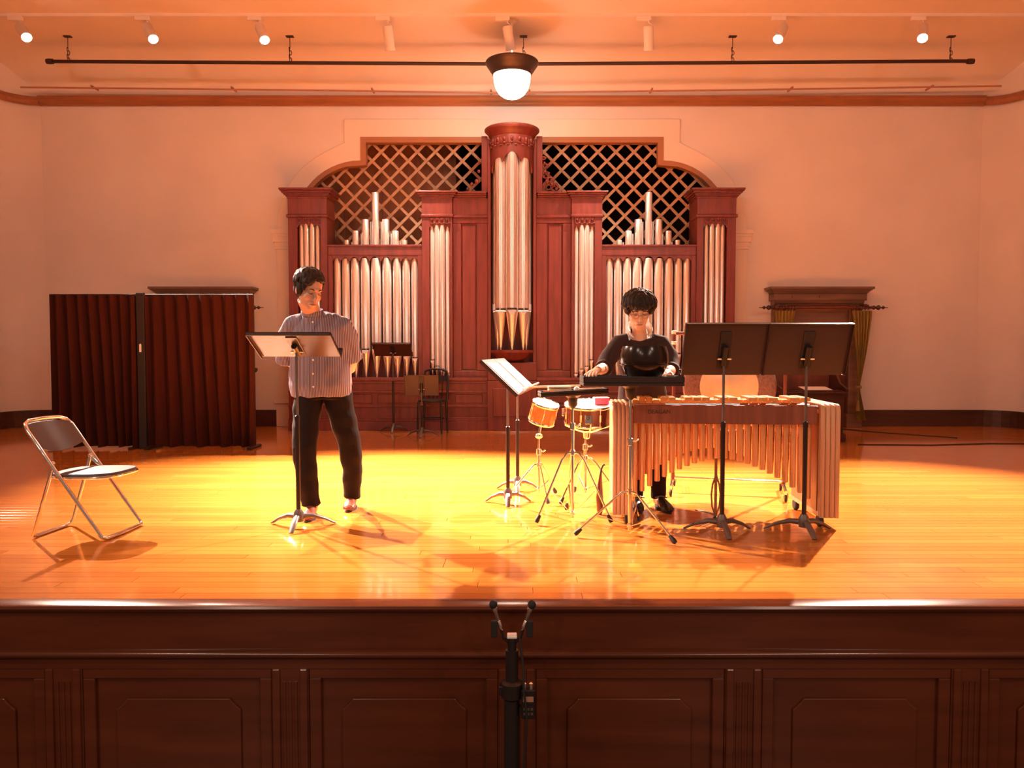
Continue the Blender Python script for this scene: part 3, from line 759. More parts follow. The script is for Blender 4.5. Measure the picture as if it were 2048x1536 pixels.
# ------------------------------------------------------------------ music stands
def music_stand(loc, label, desk_z, tilt, rz=0.0, w=0.52, h=0.34, leg_r=0.23, paper=0, group='black music stands', leg_rot=0.0):
    """tilt: degrees of the desk from vertical; the desk's music side faces +y, its back faces -y"""
    t = thing('music_stand', label, 'music stand', loc, rz, group)
    for k, a in enumerate((-90, 30, 150)):
        a = R(a + leg_rot)
        d = Vector((math.cos(a), math.sin(a), 0))
        rr = leg_r * (0.72 if k == 0 else 1.0)
        MB().path([d * 0.012 + Vector((0, 0, 0.075)), d * rr * 0.35 + Vector((0, 0, 0.075)), d * rr * 0.7 + Vector((0, 0, 0.048)), d * rr + Vector((0, 0, 0.009))], [(0.020, 0.016), (0.016, 0.019), (0.011, 0.020), (0.006, 0.016)], 10, up=(0, 0, 1)).build('leg', 'steel', t, True)
    MB().lathe([(0.03, 0.045), (0.032, 0.06), (0.032, 0.10), (0.018, 0.125), (0.0, 0.125)], (0, 0, 0), 16).build('hub', 'steel', t, True)
    lo = 0.62 * desk_z
    MB().tube((0, 0, 0.06), (0, 0, lo), 0.0145, n=12).build('lower_tube', 'blackpole', t, True)
    MB().lathe([(0.0165, lo - 0.03), (0.0165, lo), (0.010, lo + 0.006)], (0, 0, 0), 12).build('tube_collar', 'blackpole', t, True)
    MB().tube((0, 0, lo - 0.1), (0, 0, desk_z - 0.03), 0.0085, n=10).build('upper_tube', 'steel', t, True)
    rot = Matrix.Rotation(R(tilt), 3, 'X')      # top edge leans to -y
    c = Vector((0, 0.0, desk_z))
    def P(x, y, z): return c + rot @ Vector((x, y, z))
    hd = MB(); hd.tube(P(0, -0.022, -0.07), P(0, -0.022, 0.05), 0.019, n=12); hd.build('pivot_head', 'black', t, True)
    for sx in (-1, 1):
        MB().tube(P(sx * 0.018, -0.022, -0.03), P(sx * 0.042, -0.022, -0.03), 0.007, n=8).build('wing_bolt', 'chrome', t, True)
    k = MB(); k.T = Matrix.Translation(c) @ rot.to_4x4()
    k.prism([(-w / 2 + 0.015, -h * 0.42), (w / 2 - 0.015, -h * 0.42), (w / 2, -h * 0.42 + 0.015), (w / 2, h * 0.58 - 0.015), (w / 2 - 0.015, h * 0.58), (-w / 2 + 0.015, h * 0.58), (-w / 2, h * 0.58 - 0.015), (-w / 2, -h * 0.42 + 0.015)], 0.0, 0.003)
    dk = k.build('desk', 'desk', t)
    e = MB(); e.T = k.T
    e.box(-w / 2, w / 2, -0.022, 0.003, h * 0.58 - 0.003, h * 0.58); e.box(-w / 2, -w / 2 + 0.003, -0.022, 0.003, -h * 0.42, h * 0.58)
    e.box(w / 2 - 0.003, w / 2, -0.022, 0.003, -h * 0.42, h * 0.58)
    e.box(-w / 2, w / 2, -0.004, 0.0, h * 0.58 - 0.028, h * 0.58); e.box(-w / 2, -w / 2 + 0.012, -0.004, 0.0, -h * 0.42, h * 0.58 - 0.028); e.box(w / 2 - 0.012, w / 2, -0.004, 0.0, -h * 0.42, h * 0.58 - 0.028)
    e.build('folded_rim', 'desk', t)
    e = MB(); e.T = k.T; e.box(-0.035, 0.035, -0.008, 0.0, -0.10, 0.14, 0.003); e.build('back_plate', 'black', t)
    e = MB(); e.T = k.T; e.box(-w / 2, w / 2, 0.0, 0.055, -h * 0.42 - 0.003, -h * 0.42); e.box(-w / 2, w / 2, 0.053, 0.056, -h * 0.42, -h * 0.42 + 0.012)
    e.build('shelf', 'desk', t)
    return t, k.T
music_stand((-1.37, 4.90, 0), 'black music stand with a flat tilted desk in front of the standing man', 1.165, 64, leg_r=0.24)
music_stand((1.305, 4.745, 0), 'black music stand before the marimba, its desk joined to another desk, nearer the bowl', 1.125, 21, leg_r=0.24, w=0.508)
music_stand((1.815, 4.745, 0), 'black music stand before the marimba, its desk nearest the grooved end panel', 1.125, 21, leg_r=0.24, w=0.508)
music_stand((-1.64, 10.62, 0), 'black music stand with a flat tilted desk before the organ base', 1.13, 58, group='music stands by the organ')
music_stand((-1.185, 10.08, 0), 'low black music stand with an upright desk before the dark chair', 0.655, 8, w=0.45, h=0.27, group='music stands by the organ')
for (lx, ly), lab in (((-0.03, 5.66), 'black music stand holding white sheets beside the drums, on the stage-edge side'), ((0.045, 6.19), 'black music stand holding white sheets beside the drums, on the organ side')):
    t, T = music_stand((lx, ly, 0), lab, 0.93, 47, R(-90 - 8), w=0.53, h=0.36, group='music stands by the drums', leg_rot=98, leg_r=0.19)
    tw = thing('sheet_music', 'open white sheet music lying on the music stand on the ' + ('stage-edge' if ly < 6 else 'organ') + ' side of the drums', 'sheet music', t.location, t.rotation_euler[2], 'white scores beside the drums')
    for k, (a, b2) in enumerate(((-0.225, -0.005), (0.0, 0.22))):
        e = MB(); e.T = T; e.box(a, b2, 0.0035 + 0.001 * k, 0.006 + 0.001 * k, -0.145, 0.16 + 0.01 * k); e.build('page', 'paper', tw)

# ------------------------------------------------------------------ folding chair
ch = thing('folding_chair', 'chrome tube folding chair with grey vinyl seat and back', 'chair', (-2.65, 4.78, 0), R(90 - 4))
# local: +x = chair's left side ... front faces -y (turned so that the front points to +x of the room)
FW = 0.21
def Uframe(z_top, y_top, y_bot, rnd):
    return None
fr = MB()
front_leg = [(-FW, -0.22, 0.02), (-FW, -0.205, 0.035), (-FW, 0.12, 0.50), (-FW, 0.235, 0.665), (-FW + 0.02, 0.262, 0.70), (-FW + 0.07, 0.275, 0.715), (0, 0.28, 0.72), (FW - 0.07, 0.275, 0.715), (FW - 0.02, 0.262, 0.70), (FW, 0.235, 0.665), (FW, 0.12, 0.50), (FW, -0.205, 0.035), (FW, -0.22, 0.02)]
fr.path(front_leg, 0.0115, 12); fr.build('back_and_front_leg_frame', 'chrome', ch, True)
MB().path([(-FW, -0.215, 0.024), (-FW + 0.02, -0.228, 0.014), (0, -0.235, 0.012), (FW - 0.02, -0.228, 0.014), (FW, -0.215, 0.024)], 0.0115, 12).build('front_floor_bar', 'chrome', ch, True)
MB().path([(-FW + 0.03, 0.10, 0.45), (-FW + 0.03, 0.115, 0.40), (-FW + 0.025, 0.225, 0.045), (-FW + 0.035, 0.24, 0.018), (-FW + 0.07, 0.245, 0.012), (FW - 0.07, 0.245, 0.012), (FW - 0.035, 0.24, 0.018), (FW - 0.025, 0.225, 0.045), (FW - 0.03, 0.115, 0.40), (FW - 0.03, 0.10, 0.45)], 0.0105, 12).build('rear_leg_frame', 'chrome', ch, True)
for sx in (-1, 1):
    h = MB(); h.path([(sx * (FW - 0.028), 0.10, 0.455), (sx * (FW - 0.015), 0.08, 0.43), (sx * (FW - 0.006), 0.055, 0.405)], [(0.012, 0.004)] * 3, 8); h.ball((sx * (FW - 0.03), 0.10, 0.462), 0.013, 10, 8)
    h.build('hinge', 'chrome', ch, True)
b = MB(); nn, mm = 14, 6; vs = []; fs = []       # curved backrest pad
for side in (0, 1):
    for i in range(nn + 1):
        u = -1 + 2 * i / nn
        for j in range(mm + 1):
            w_ = j / mm
            hgt = 0.125 + 0.0 * u
            zz = 0.555 + 0.018 * (1 - u * u) * (w_ - 1) * 2 + w_ * (0.145 - 0.02 * u ** 4)
            yy = 0.165 + (zz - 0.56) * 0.69 + 0.035 * (1 - u * u) - (0.012 if side else 0.0)
            vs.append((u * (FW - 0.006), yy, zz))
st = (nn + 1) * (mm + 1)
for side in (0, 1):
    for i in range(nn):
        for j in range(mm):
            a = side * st + i * (mm + 1) + j
            fs.append((a, a + 1, a + mm + 2, a + mm + 1))
for i in range(nn):
    for j in (0, mm):
        a = i * (mm + 1) + j; fs.append((a, a + mm + 1, a + mm + 1 + st, a + st))
for j in range(mm):
    for i in (0, nn):
        a = i * (mm + 1) + j; fs.append((a, a + 1, a + 1 + st, a + st))
b.add(vs, fs); b.build('backrest', 'chairpad', ch, True)
out = [(0.19 * (1 if abs(math.cos(a)) < 1e-9 else (abs(math.cos(a)) ** 0.55) * math.copysign(1, math.cos(a))), -0.05 + 0.215 * (abs(math.sin(a)) ** 0.7) * math.copysign(1, math.sin(a))) for a in [k * 6.2832 / 36 + 0.001 for k in range(36)]]
def seat_ring(sc, z): return [(x * sc, -0.05 + (y + 0.05) * sc, z + 0.02 * (-(y + 0.05))) for x, y in out]
b = MB(); rings = [seat_ring(0.90, 0.375), seat_ring(0.985, 0.378), seat_ring(1.0, 0.388), seat_ring(0.97, 0.398), seat_ring(0.7, 0.402)]
vs = [p for r_ in rings for p in r_]; fs = [tuple(reversed(range(36))), tuple(range(144, 180))]
for i in range(4):
    for j in range(36): fs.append((i * 36 + j, i * 36 + (j + 1) % 36, (i + 1) * 36 + (j + 1) % 36, (i + 1) * 36 + j))
b.add(vs, fs); b.build('seat', 'chairpad', ch, True)
MB().path(seat_ring(1.0, 0.376), 0.009, 8, closed=True).build('seat_tube', 'chrome', ch, True)
MB().tube((-FW, 0.035, 0.375), (FW, 0.035, 0.375), 0.006).build('pivot_rod', 'chrome', ch, True)

# ------------------------------------------------------------------ curtain screens
def curtain_mesh(w, h, folds, lean, seed, z0=0.03, amp=0.055):
    rnd = random.Random(seed)
    nx, nz = folds * 8, 14
    ph = [rnd.uniform(-0.5, 0.5) for _ in range(folds + 1)]; am = [rnd.uniform(0.6, 1.25) for _ in range(folds + 1)]
    vs = []; fs = []
    for side in (0, 1):
        for j in range(nz + 1):
            v = j / nz
            for i in range(nx + 1):
                u = i / nx
                f = u * folds; k = int(min(f, folds - 1)); a = am[k] * (1 - (f - k)) + am[k + 1] * (f - k)
                sh = lean * (1 - v) * math.sin(math.pi * u)
                x = -w / 2 + w * u + sh
                y = amp * a * math.sin(2 * math.pi * f + ph[k] * (1 - v)) * (0.45 + 0.55 * (1 - v)) + (0.012 if side else 0)
                z = z0 + (h - z0) * v + (0.008 * math.sin(3 * f) if j == 0 else 0)
                vs.append((x, y, z))
    st = (nx + 1) * (nz + 1)
    for side in (0, 1):
        for j in range(nz):
            for i in range(nx):
                a = side * st + j * (nx + 1) + i
                fs.append((a, a + 1, a + nx + 2, a + nx + 1))
    for i in range(nx):
        for j in (0, nz):
            a = j * (nx + 1) + i; fs.append((a, a + 1, a + 1 + st, a + st))
    for j in range(nz):
        for i in (0, nx):
            a = j * (nx + 1) + i; fs.append((a, a + nx + 1, a + nx + 1 + st, a + st))
    return MB().add(vs, fs)
for cx, w, fo, lab, sd in ((-4.795, 0.97, 8, 'dark maroon pleated curtain screen next to the folding chair', 3), (-3.575, 1.23, 9, 'wider dark maroon pleated curtain screen in front of the old mantelpiece', 5)):
    t = thing('curtain_screen', lab, 'screen', (cx, 8.82, 0), 0, 'pleated curtain screens')
    curtain_mesh(w, 1.765, fo, 0.10, sd).build('curtain', 'curtain', t, True)
    MB().tube((-w / 2, 0.01, 1.768), (w / 2, 0.01, 1.768), 0.010).build('top_rod', 'black', t, True)
    for sx in (-1, 1):
        MB().tube((sx * (w / 2 - 0.03), 0.10, 0.02), (sx * (w / 2 - 0.03), 0.10, 1.78), 0.014).build('post', 'black', t, True)
        MB().box(sx * (w / 2 - 0.03) - 0.025, sx * (w / 2 - 0.03) + 0.025, -0.12, 0.26, 0.0, 0.03, 0.006).build('foot', 'black', t)
hp = tag(MB().box(-0.045, 0.045, -0.02, 0.02, 0.0, 1.795, 0.006).build('screen_post', 'rubber'), 'black upright post standing between the two maroon curtain screens', 'post')
hp.location = (-4.25, 8.84, 0)
MB_tag = thing('paper_tag', 'small white paper tag on the post between the curtain screens', 'tag', (-4.25, 8.815, 1.16))
MB().box(-0.012, 0.012, -0.004, 0.0, -0.045, 0.045, 0.001).build('card', 'paper', MB_tag)
MB().tube((0, 0.0, 0.045), (0, 0.02, 0.07), 0.002, n=6).build('string', 'paper', MB_tag)

# ------------------------------------------------------------------ mantelpieces with curtain rods
def mantel(xc, lab, lab2, lab3, lab4, side):
    Y = YB
    t = thing('mantelpiece', lab, 'mantelpiece', (xc, Y, 0), 0, 'old wooden mantelpieces')
    sh = MB()
    for e, z0, z1 in ((0.00, 1.955, 1.97), (0.015, 1.97, 1.985), (0.03, 1.985, 2.0), (0.05, 2.0, 2.015), (0.07, 2.015, 2.05)):
        sh.box(-0.68 - e, 0.68 + e, -0.24 - e, -0.0, z0, z1)
    sh.build('shelf', 'oldwood', t, bevel=0.004)
    MB().box(-0.68, 0.68, -0.22, 0.0, 1.855, 1.955, 0.006).build('frieze', 'oldwood', t)
    MB().extrude_x([(0, 1.79), (-0.16, 1.79), (-0.165, 1.80), (-0.19, 1.82), (-0.20, 1.845), (-0.20, 1.855), (0, 1.855)], -0.65, 0.65).build('bed_moulding', 'oldwood', t)
    for sx in (-1, 1):
        MB().box(min(sx * 0.46, sx * 0.64), max(sx * 0.46, sx * 0.64), -0.15, 0.0, 0.0, 1.79, 0.006).build('jamb', 'oldwood', t)
        MB().box(min(sx * 0.44, sx * 0.66), max(sx * 0.44, sx * 0.66), -0.17, 0.0, 0.0, 0.2, 0.008).build('plinth', 'oldwood', t)
    MB().box(-0.46, 0.46, -0.12, 0.0, 1.45, 1.79, 0.006).build('lintel', 'oldwood', t)
    for k in range(7):
        MB().box(-0.46 + k * 0.1315, -0.46 + k * 0.1315 + 0.128, -0.05, 0.0, 0.0, 1.45, 0.004).build('board', 'redwood', t)
    for x in (-0.42, -0.02):
        MB().path([(x, -0.222, 1.925), (x, -0.245, 1.922), (x, -0.25, 1.905), (x, -0.24, 1.895)], 0.004, 6).build('hook', 'black', t, True)
    rd = thing('curtain_rod', lab2, 'curtain rod', (xc, Y - 0.34, 1.745), 0, 'curtain rods with finials')
    MB().tube((-0.74, 0, 0), (0.74, 0, 0), 0.02, n=12).build('rod', 'redwood', rd, True)
    for sx in (-1, 1):
        prof = [(0.001, 0.0), (0.022, 0.0), (0.034, 0.02), (0.022, 0.04), (0.014, 0.05), (0.030, 0.07), (0.038, 0.088), (0.030, 0.106), (0.012, 0.12), (0.010, 0.135), (0.024, 0.15), (0.026, 0.16), (0.012, 0.178), (0.006, 0.19), (0.006, 0.225), (0.001, 0.23)]
        MB().lathe(prof, (sx * 0.70, 0, 0), 14, axis=Matrix.Rotation(R(90 * sx), 3, 'Y')).build('finial', 'darkwood', rd, True)
        b = MB(); b.box(sx * 0.60 - 0.03, sx * 0.60 + 0.03, 0.0, 0.13, 0.02, 0.05); b.box(sx * 0.60 - 0.04, sx * 0.60 + 0.04, -0.03, 0.03, 0.018, 0.04)
        b.build('bracket', 'darkwood', rd)
        for k in range(6):
            MB().path([(sx * (0.42 + 0.045 * k), 0.028 * math.cos(a), 0.028 * math.sin(a) - 0.006) for a in [j * 6.283 / 10 for j in range(10)]], 0.005, 6, closed=True).build('curtain_ring', 'darkwood', rd, True)
    for sx, lb in ((-1, lab3), (1, lab4)):
        ct = thing('tied_curtain', lb, 'curtain', (xc, Y - 0.34, 0), 0, 'olive gold mantel curtains')
        nx, nz = 40, 26; vs = []; fs = []
        for sd in (0, 1):
            for j in range(nz + 1):
                v = j / nz; z = 1.70 - v * 1.58
                # outline: wide at the rod, gathered to the outer side at the tie, opening a little below
                if v < 0.70:
                    u_ = v / 0.70; inn = 0.40 + 0.12 * u_ ** 0.8; outr = 0.70 - 0.16 * u_ ** 1.3
                else:
                    u_ = (v - 0.70) / 0.30; inn = 0.52 - 0.02 * u_; outr = 0.54 + 0.10 * u_
                if inn > outr - 0.02: inn = outr - 0.05
                for i in range(nx + 1):
                    f = i / nx
                    x = inn + (outr - inn) * f
                    am = 0.022 * min(1.0, (outr - inn) / 0.15)
                    vs.append((sx * x, am * math.sin(f * 6.283 * 6) + (0.008 if sd else 0), z))
        st = (nx + 1) * (nz + 1)
        for sd in (0, 1):
            for j in range(nz):
                for i in range(nx):
                    a = sd * st + j * (nx + 1) + i; fs.append((a, a + 1, a + nx + 2, a + nx + 1))
        MB().add(vs, fs).build('cloth', 'gold', ct, True)
        MB().path([(sx * (0.525 + 0.045 * math.cos(a)), 0.004 + 0.035 * math.sin(a), 0.60) for a in [j * 6.283 / 12 for j in range(12)]], [(0.02, 0.006)] * 12, 6, closed=True, up=(0, 0, 1)).build('tie_back', 'gold', ct, True)
        b = MB(); b.lathe([(0.001, 0.42), (0.018, 0.40), (0.024, 0.33), (0.03, 0.26), (0.001, 0.255)], (sx * 0.50, -0.05, 0), 10); b.tube((sx * 0.50, -0.05, 0.42), (sx * 0.51, -0.035, 0.60), 0.004, n=6)
        b.build('tassel', 'gold', ct, True)
mantel(-4.50, 'old brown mantelpiece half hidden by the maroon curtain screens', 'curtain rod on the mantelpiece behind the curtain screens, one finial showing', 'olive curtain hidden behind the maroon screens, at the far end of the rod', 'olive curtain edge showing beside the wider maroon screen', -1)
mantel(4.48, 'old brown wooden mantelpiece against the wall behind the marimba', 'dark turned curtain rod with pointed finials on the open mantelpiece', 'olive gold curtain top showing above the joined music desks', 'olive gold curtain tied back beside the bare wall', 1)

# ------------------------------------------------------------------ dark cabinet behind the marimba end
cb = thing('wooden_cabinet', 'dark wooden keyboard cabinet behind the marimba end panel', 'cabinet', (3.72, 9.75, 0))
MB().box(-0.40, 0.40, -0.20, 0.26, 0.10, 0.60, 0.006).build('body', 'darkwood', cb)
MB().box(-0.43, 0.43, -0.23, 0.28, 0.0, 0.10, 0.008).build('plinth', 'darkwood', cb)
MB().box(-0.42, 0.42, -0.30, 0.28, 0.60, 0.625, 0.006).build('top_board', 'darkwood', cb)
for sx in (-1, 1):
    b = MB(); b.prism([(0, 0), (0.01, 0), (0.01, 0.06), (0, 0.06)], 0, 0.01)
    pr = [(-0.30, 0.625), (0.26, 0.625), (0.26, 1.02), (0.20, 1.02), (0.12, 0.98), (0.06, 0.88), (-0.02, 0.80), (-0.10, 0.72), (-0.24, 0.68), (-0.30, 0.66)]
    MB().extrude_x(pr, sx * 0.40 - 0.015, sx * 0.40 + 0.015).build('side_cheek', 'darkwood', cb)
MB().box(-0.385, 0.385, 0.20, 0.25, 0.625, 1.00, 0.006).build('upper_panel', 'redwood', cb)
MB().box(-0.36, 0.36, -0.27, -0.12, 0.625, 0.640, 0.003).build('key_slip', 'darkwood', cb)
sp_ = tag(MB().add([(-0.17, -0.13, 0.0), (0.17, -0.14, 0.0), (0.17, 0.10, 0.03), (-0.17, 0.10, 0.03), (-0.17, -0.13, 0.004), (0.17, -0.14, 0.004), (0.17, 0.10, 0.034), (-0.17, 0.10, 0.034)], [(3, 2, 1, 0), (4, 5, 6, 7), (0, 1, 5, 4), (1, 2, 6, 5), (2, 3, 7, 6), (3, 0, 4, 7)]).build('paper_sheet', 'paper'), 'white paper lying on the dark wooden cabinet', 'paper')
sp_.location = (3.80, 9.66, 0.642)

# ------------------------------------------------------------------ dark chair by the organ
t = thing('wooden_chair', 'dark bentwood chair with arched spindle back before the organ', 'chair', (-1.09, 10.52, 0), R(180 - 8))
for sx in (-1, 1):
    MB().path([(sx * 0.165, 0.16, 0.0), (sx * 0.155, 0.15, 0.44)], [0.014, 0.018], 8).build('leg', 'black', t, True)
    MB().path([(sx * 0.165, -0.19, 0.0), (sx * 0.155, -0.165, 0.44)], [0.014, 0.018], 8).build('leg', 'black', t, True)
MB().path([(-0.17, -0.17, 0.44), (-0.175, -0.20, 0.75), (-0.15, -0.215, 0.84), (-0.08, -0.22, 0.868), (0, -0.222, 0.874), (0.08, -0.22, 0.868), (0.15, -0.215, 0.84), (0.175, -0.20, 0.75), (0.17, -0.17, 0.44)], 0.016, 8).build('back_bow', 'black', t, True)
for k in range(4):
    x = -0.09 + 0.06 * k
    MB().path([(x, -0.17, 0.45), (x * 1.1, -0.215, 0.86)], 0.008, 6).build('spindle', 'black', t, True)
MB().box(-0.18, 0.18, -0.216, -0.206, 0.70, 0.78, 0.003).build('back_slat', 'black', t)
MB().lathe([(0.001, 0.43), (0.18, 0.43), (0.195, 0.44), (0.195, 0.455), (0.18, 0.462), (0.001, 0.458)], (0, 0, 0), 24).build('seat', 'black', t, True)
MB().path([(0.155 * math.cos(a), -0.005 + 0.155 * math.sin(a), 0.2) for a in [j * 6.283 / 20 for j in range(20)]], 0.008, 6, closed=True).build('stretcher_ring', 'black', t, True)

# thin microphone stand behind the screen
t = thing('microphone_stand', 'small black microphone on a thin boom behind the maroon screen edge', 'microphone stand', (-3.36, 9.6, 0))
MB().lathe([(0.001, 0.0), (0.10, 0.0), (0.10, 0.012), (0.015, 0.025), (0.001, 0.025)], (0, 0, 0), 20).build('base', 'black', t, True)
MB().path([(0, 0, 0.02), (0, 0, 0.55), (0.06, 0, 0.72), (0.14, -0.02, 0.83)], 0.007, 8).build('pole', 'black', t, True)
MB().lathe([(0.008, 0), (0.012, 0.05), (0.02, 0.06), (0.022, 0.08), (0.016, 0.10), (0.001, 0.105)], (0.135, -0.02, 0.825), 12, axis=Vector((0, 0, 1)).rotation_difference(Vector((0.5, -0.1, 0.8))).to_matrix()).build('microphone', 'black', t, True)

# floor cable
tag(MB().path([(4.15, 9.2, 0.006), (5.0, 9.15, 0.006), (5.8, 9.3, 0.006), (6.6, 9.25, 0.006), (7.2, 9.2, 0.006)], 0.006, 6).build('floor_cable', 'rubber', None, True), 'thin black cable running along the floor to the side wall', 'cable')
tag(MB().path([(4.75, 11.0, 0.006), (5.0, 10.6, 0.006), (5.4, 10.2, 0.006), (5.75, 9.9, 0.006)], 0.006, 6).build('floor_cable', 'rubber', None, True), 'thin black cable slanting from the tied curtain across the floor', 'cable')

# ------------------------------------------------------------------ recording stand in front of the stage
t = thing('recording_stand', 'thick black stand with two small microphones below the stage edge', 'microphone stand', (0.0, 3.20, -0.95))
MB().tube((0, 0, 0.05), (0, 0, 0.62), 0.034, n=18).build('lower_tube', 'black', t, True)
MB().tube((0, 0, 0.60), (0, 0, 0.83), 0.027, n=18).build('upper_tube', 'black', t, True)
MB().lathe([(0.03, 0.62), (0.046, 0.63), (0.046, 0.69), (0.03, 0.70)], (0, 0, 0), 18).build('clamp_collar', 'black', t, True)
MB().box(-0.055, -0.03, -0.02, 0.02, 0.64, 0.68, 0.004).build('clamp_knob', 'black', t)
MB().tube((0, 0, 0.83), (0, 0, 0.895), 0.018, n=14).build('neck', 'black', t, True)
MB().box(-0.021, 0.021, -0.022, 0.022, 0.884, 0.896, 0.003).build('white_top_plate', 'paper', t)
for k in range(3):
    a = R(-90 + 120 * k)
    MB().path([(0, 0, 0.10), (0.30 * math.cos(a), 0.30 * math.sin(a), 0.015)], [0.02, 0.014], 10).build('leg', 'black', t, True)
for sx, zt in ((-1, 1.035), (1, 1.02)):
    g = MB(); g.path([(sx * 0.012, 0, 0.86), (sx * 0.035, 0, 0.88), (sx * 0.047, 0, 0.92)], 0.006, 8); g.build('gooseneck', 'blackpole', t, True)
    a = Vector((sx * 0.043, 0, 0.912)); d = (Vector((sx * 0.082, 0.0, zt)) - a).normalized(); rot = Vector((0, 0, 1)).rotation_difference(d).to_matrix()
    MB().lathe([(0.004, 0), (0.0075, 0.01), (0.0075, 0.045), (0.006, 0.047), (0.009, 0.052), (0.009, 0.085), (0.012, 0.09), (0.012, 0.105), (0.001, 0.107)], a, 14, axis=rot).build('microphone', 'chrome', t, True)
    MB().ball(a + d * 0.118, (0.018, 0.018, 0.02), 12, 8).build('foam_tip', 'rubber', t, True)
    MB().box(sx * 0.075 - 0.014, sx * 0.075 + 0.014, -0.008, 0.008, 0.885, 0.955, 0.003).build('cable_clip', 'rubber', t)
rc = thing('audio_recorder', 'small dark handheld recorder clamped to the thick black stand', 'recorder', (0.068, 3.17, -0.40))
MB().box(-0.030, 0.030, -0.014, 0.014, 0.0, 0.125, 0.005).build('body', 'black', rc)
MB().box(-0.022, 0.022, -0.0155, -0.014, 0.075, 0.098, 0.001).build('display', 'railpaint', rc)
for x in (-0.016, 0.012): MB().lathe([(0.008, 0.12), (0.010, 0.13), (0.010, 0.15), (0.001, 0.155)], (x, 0, 0), 12).build('capsule', 'chrome', rc, True)
for k in range(6): MB().box(-0.02 + 0.015 * (k % 3), -0.01 + 0.015 * (k % 3), -0.016, -0.014, 0.02 + 0.02 * (k // 3), 0.03 + 0.02 * (k // 3)).build('key', 'steel', rc)
MB().box(-0.036, -0.030, -0.006, 0.02, 0.03, 0.05).build('clamp', 'black', rc)
tag(MB().path([(0.03, 3.195, -0.06), (0.045, 3.17, -0.16), (0.05, 3.15, -0.28), (0.062, 3.15, -0.38), (0.06, 3.15, -0.46), (0.052, 3.16, -0.56), (0.04, 3.16, -0.70), (0.045, 3.15, -0.94)], 0.005, 8).build('microphone_cable', 'rubber', None, True), 'black cable hanging down the thick black recording stand', 'cable')
# ------------------------------------------------------------------ marimba
mb = thing('marimba', 'wooden marimba with hanging resonator tubes and grooved end panels', 'marimba', (1.40, 5.25, 0), R(-4))
HL, HD, TOP = 0.722, 0.31, 0.805
def end_panel(x0, x1, HR, inner):
    b = MB(); b.box(x0, x1, -HD + 0.02, HR, 0.065, TOP - 0.02, 0.006)
    p = b.build('end_panel', 'panel', mb)
    n = 4; w = (x1 - x0) / n
    for k in range(n):
        xc = x0 + w * (k + 0.5)
        MB().path([(xc, -HD + 0.012, 0.065), (xc, -HD + 0.012, TOP - 0.045), (xc, -HD + 0.022, TOP - 0.024), (xc, -HD + 0.045, TOP - 0.014), (xc, HR - 0.01, TOP - 0.014)], [(0.008, w * 0.48)] * 5, 10, up=(0, -1, 0)).build('reed', 'panel', p, True)
    ip = MB(); xs = x0 - 0.006 if inner < 0 else x1
    ip.box(xs, xs + 0.006, -HD + 0.05, HR - 0.02, 0.10, TOP - 0.07, 0.002); ip.build('inner_board', 'marwood', p)
    for yy in (-HD + 0.05, HR - 0.05):
        c = MB(); xm = (x0 + x1) / 2 + inner * 0.045
        c.lathe([(0.001, -0.016), (0.034, -0.016), (0.041, -0.009), (0.041, 0.009), (0.034, 0.016), (0.001, 0.016)], (xm, yy, 0.041), 18, axis=Matrix.Rotation(R(90), 3, 'Y'))
        w_ = c.build('caster_wheel', 'rubber', mb, True)
        MB().path([(xm + 0.02, yy, 0.036), (xm + 0.022, yy + 0.01, 0.06), (xm, yy + 0.012, 0.075)], 0.006, 6).build('caster_fork', 'chrome', w_, True)
end_panel(-HL, -HL + 0.105, 0.12, 1); end_panel(HL - 0.125, HL, HD, -1)
MB().box(-HL + 0.13, HL - 0.145, -0.292, -0.272, 0.665, 0.785, 0.004).build('fascia_board', 'fascia', mb)
MB().add([(-HL + 0.10, 0.09, 0.67), (HL - 0.12, 0.27, 0.67), (HL - 0.12, 0.29, 0.67), (-HL + 0.10, 0.11, 0.67), (-HL + 0.10, 0.09, 0.76), (HL - 0.12, 0.27, 0.76), (HL - 0.12, 0.29, 0.76), (-HL + 0.10, 0.11, 0.76)], [(3, 2, 1, 0), (4, 5, 6, 7), (0, 1, 5, 4), (1, 2, 6, 5), (2, 3, 7, 6), (3, 0, 4, 7)]).build('rear_board', 'marwood', mb)
for ya, yb in ((-0.25, -0.25), (-0.14, -0.08), (-0.05, 0.04), (0.06, 0.21)):
    MB().tube((-HL + 0.08, ya, 0.772), (HL - 0.10, yb, 0.772), 0.012, n=8).build('bar_rail', 'marwood', mb)
nat = 20; x = HL - 0.15; xs = []
ws = [0.064 - 0.0012 * k for k in range(nat)]
sc = (2 * HL - 0.29) / sum(ws); ws = [w * sc for w in ws]
for k in range(nat):
    xs.append(x - ws[k] / 2); x -= ws[k]
def bar(xc, w, y0, y1, z, nm):
    vs = []; n = 8
    for i in range(n + 1):
        u = i / n; yy = y0 + (y1 - y0) * u; th = 0.022 - 0.010 * math.sin(math.pi * u) ** 2
        c = 0.004
        vs += [(xc - w / 2, yy, z - th), (xc - w / 2, yy, z - c), (xc - w / 2 + c, yy, z), (xc + w / 2 - c, yy, z), (xc + w / 2, yy, z - c), (xc + w / 2, yy, z - th)]
    fs = [tuple(range(6)), tuple(range(n * 6, n * 6 + 6))]
    for i in range(n):
        for j in range(6): fs.append((i * 6 + j, i * 6 + (j + 1) % 6, i * 6 + 6 + (j + 1) % 6, i * 6 + 6 + j))
    return MB().add(vs, fs).build(nm, 'bar', mb)
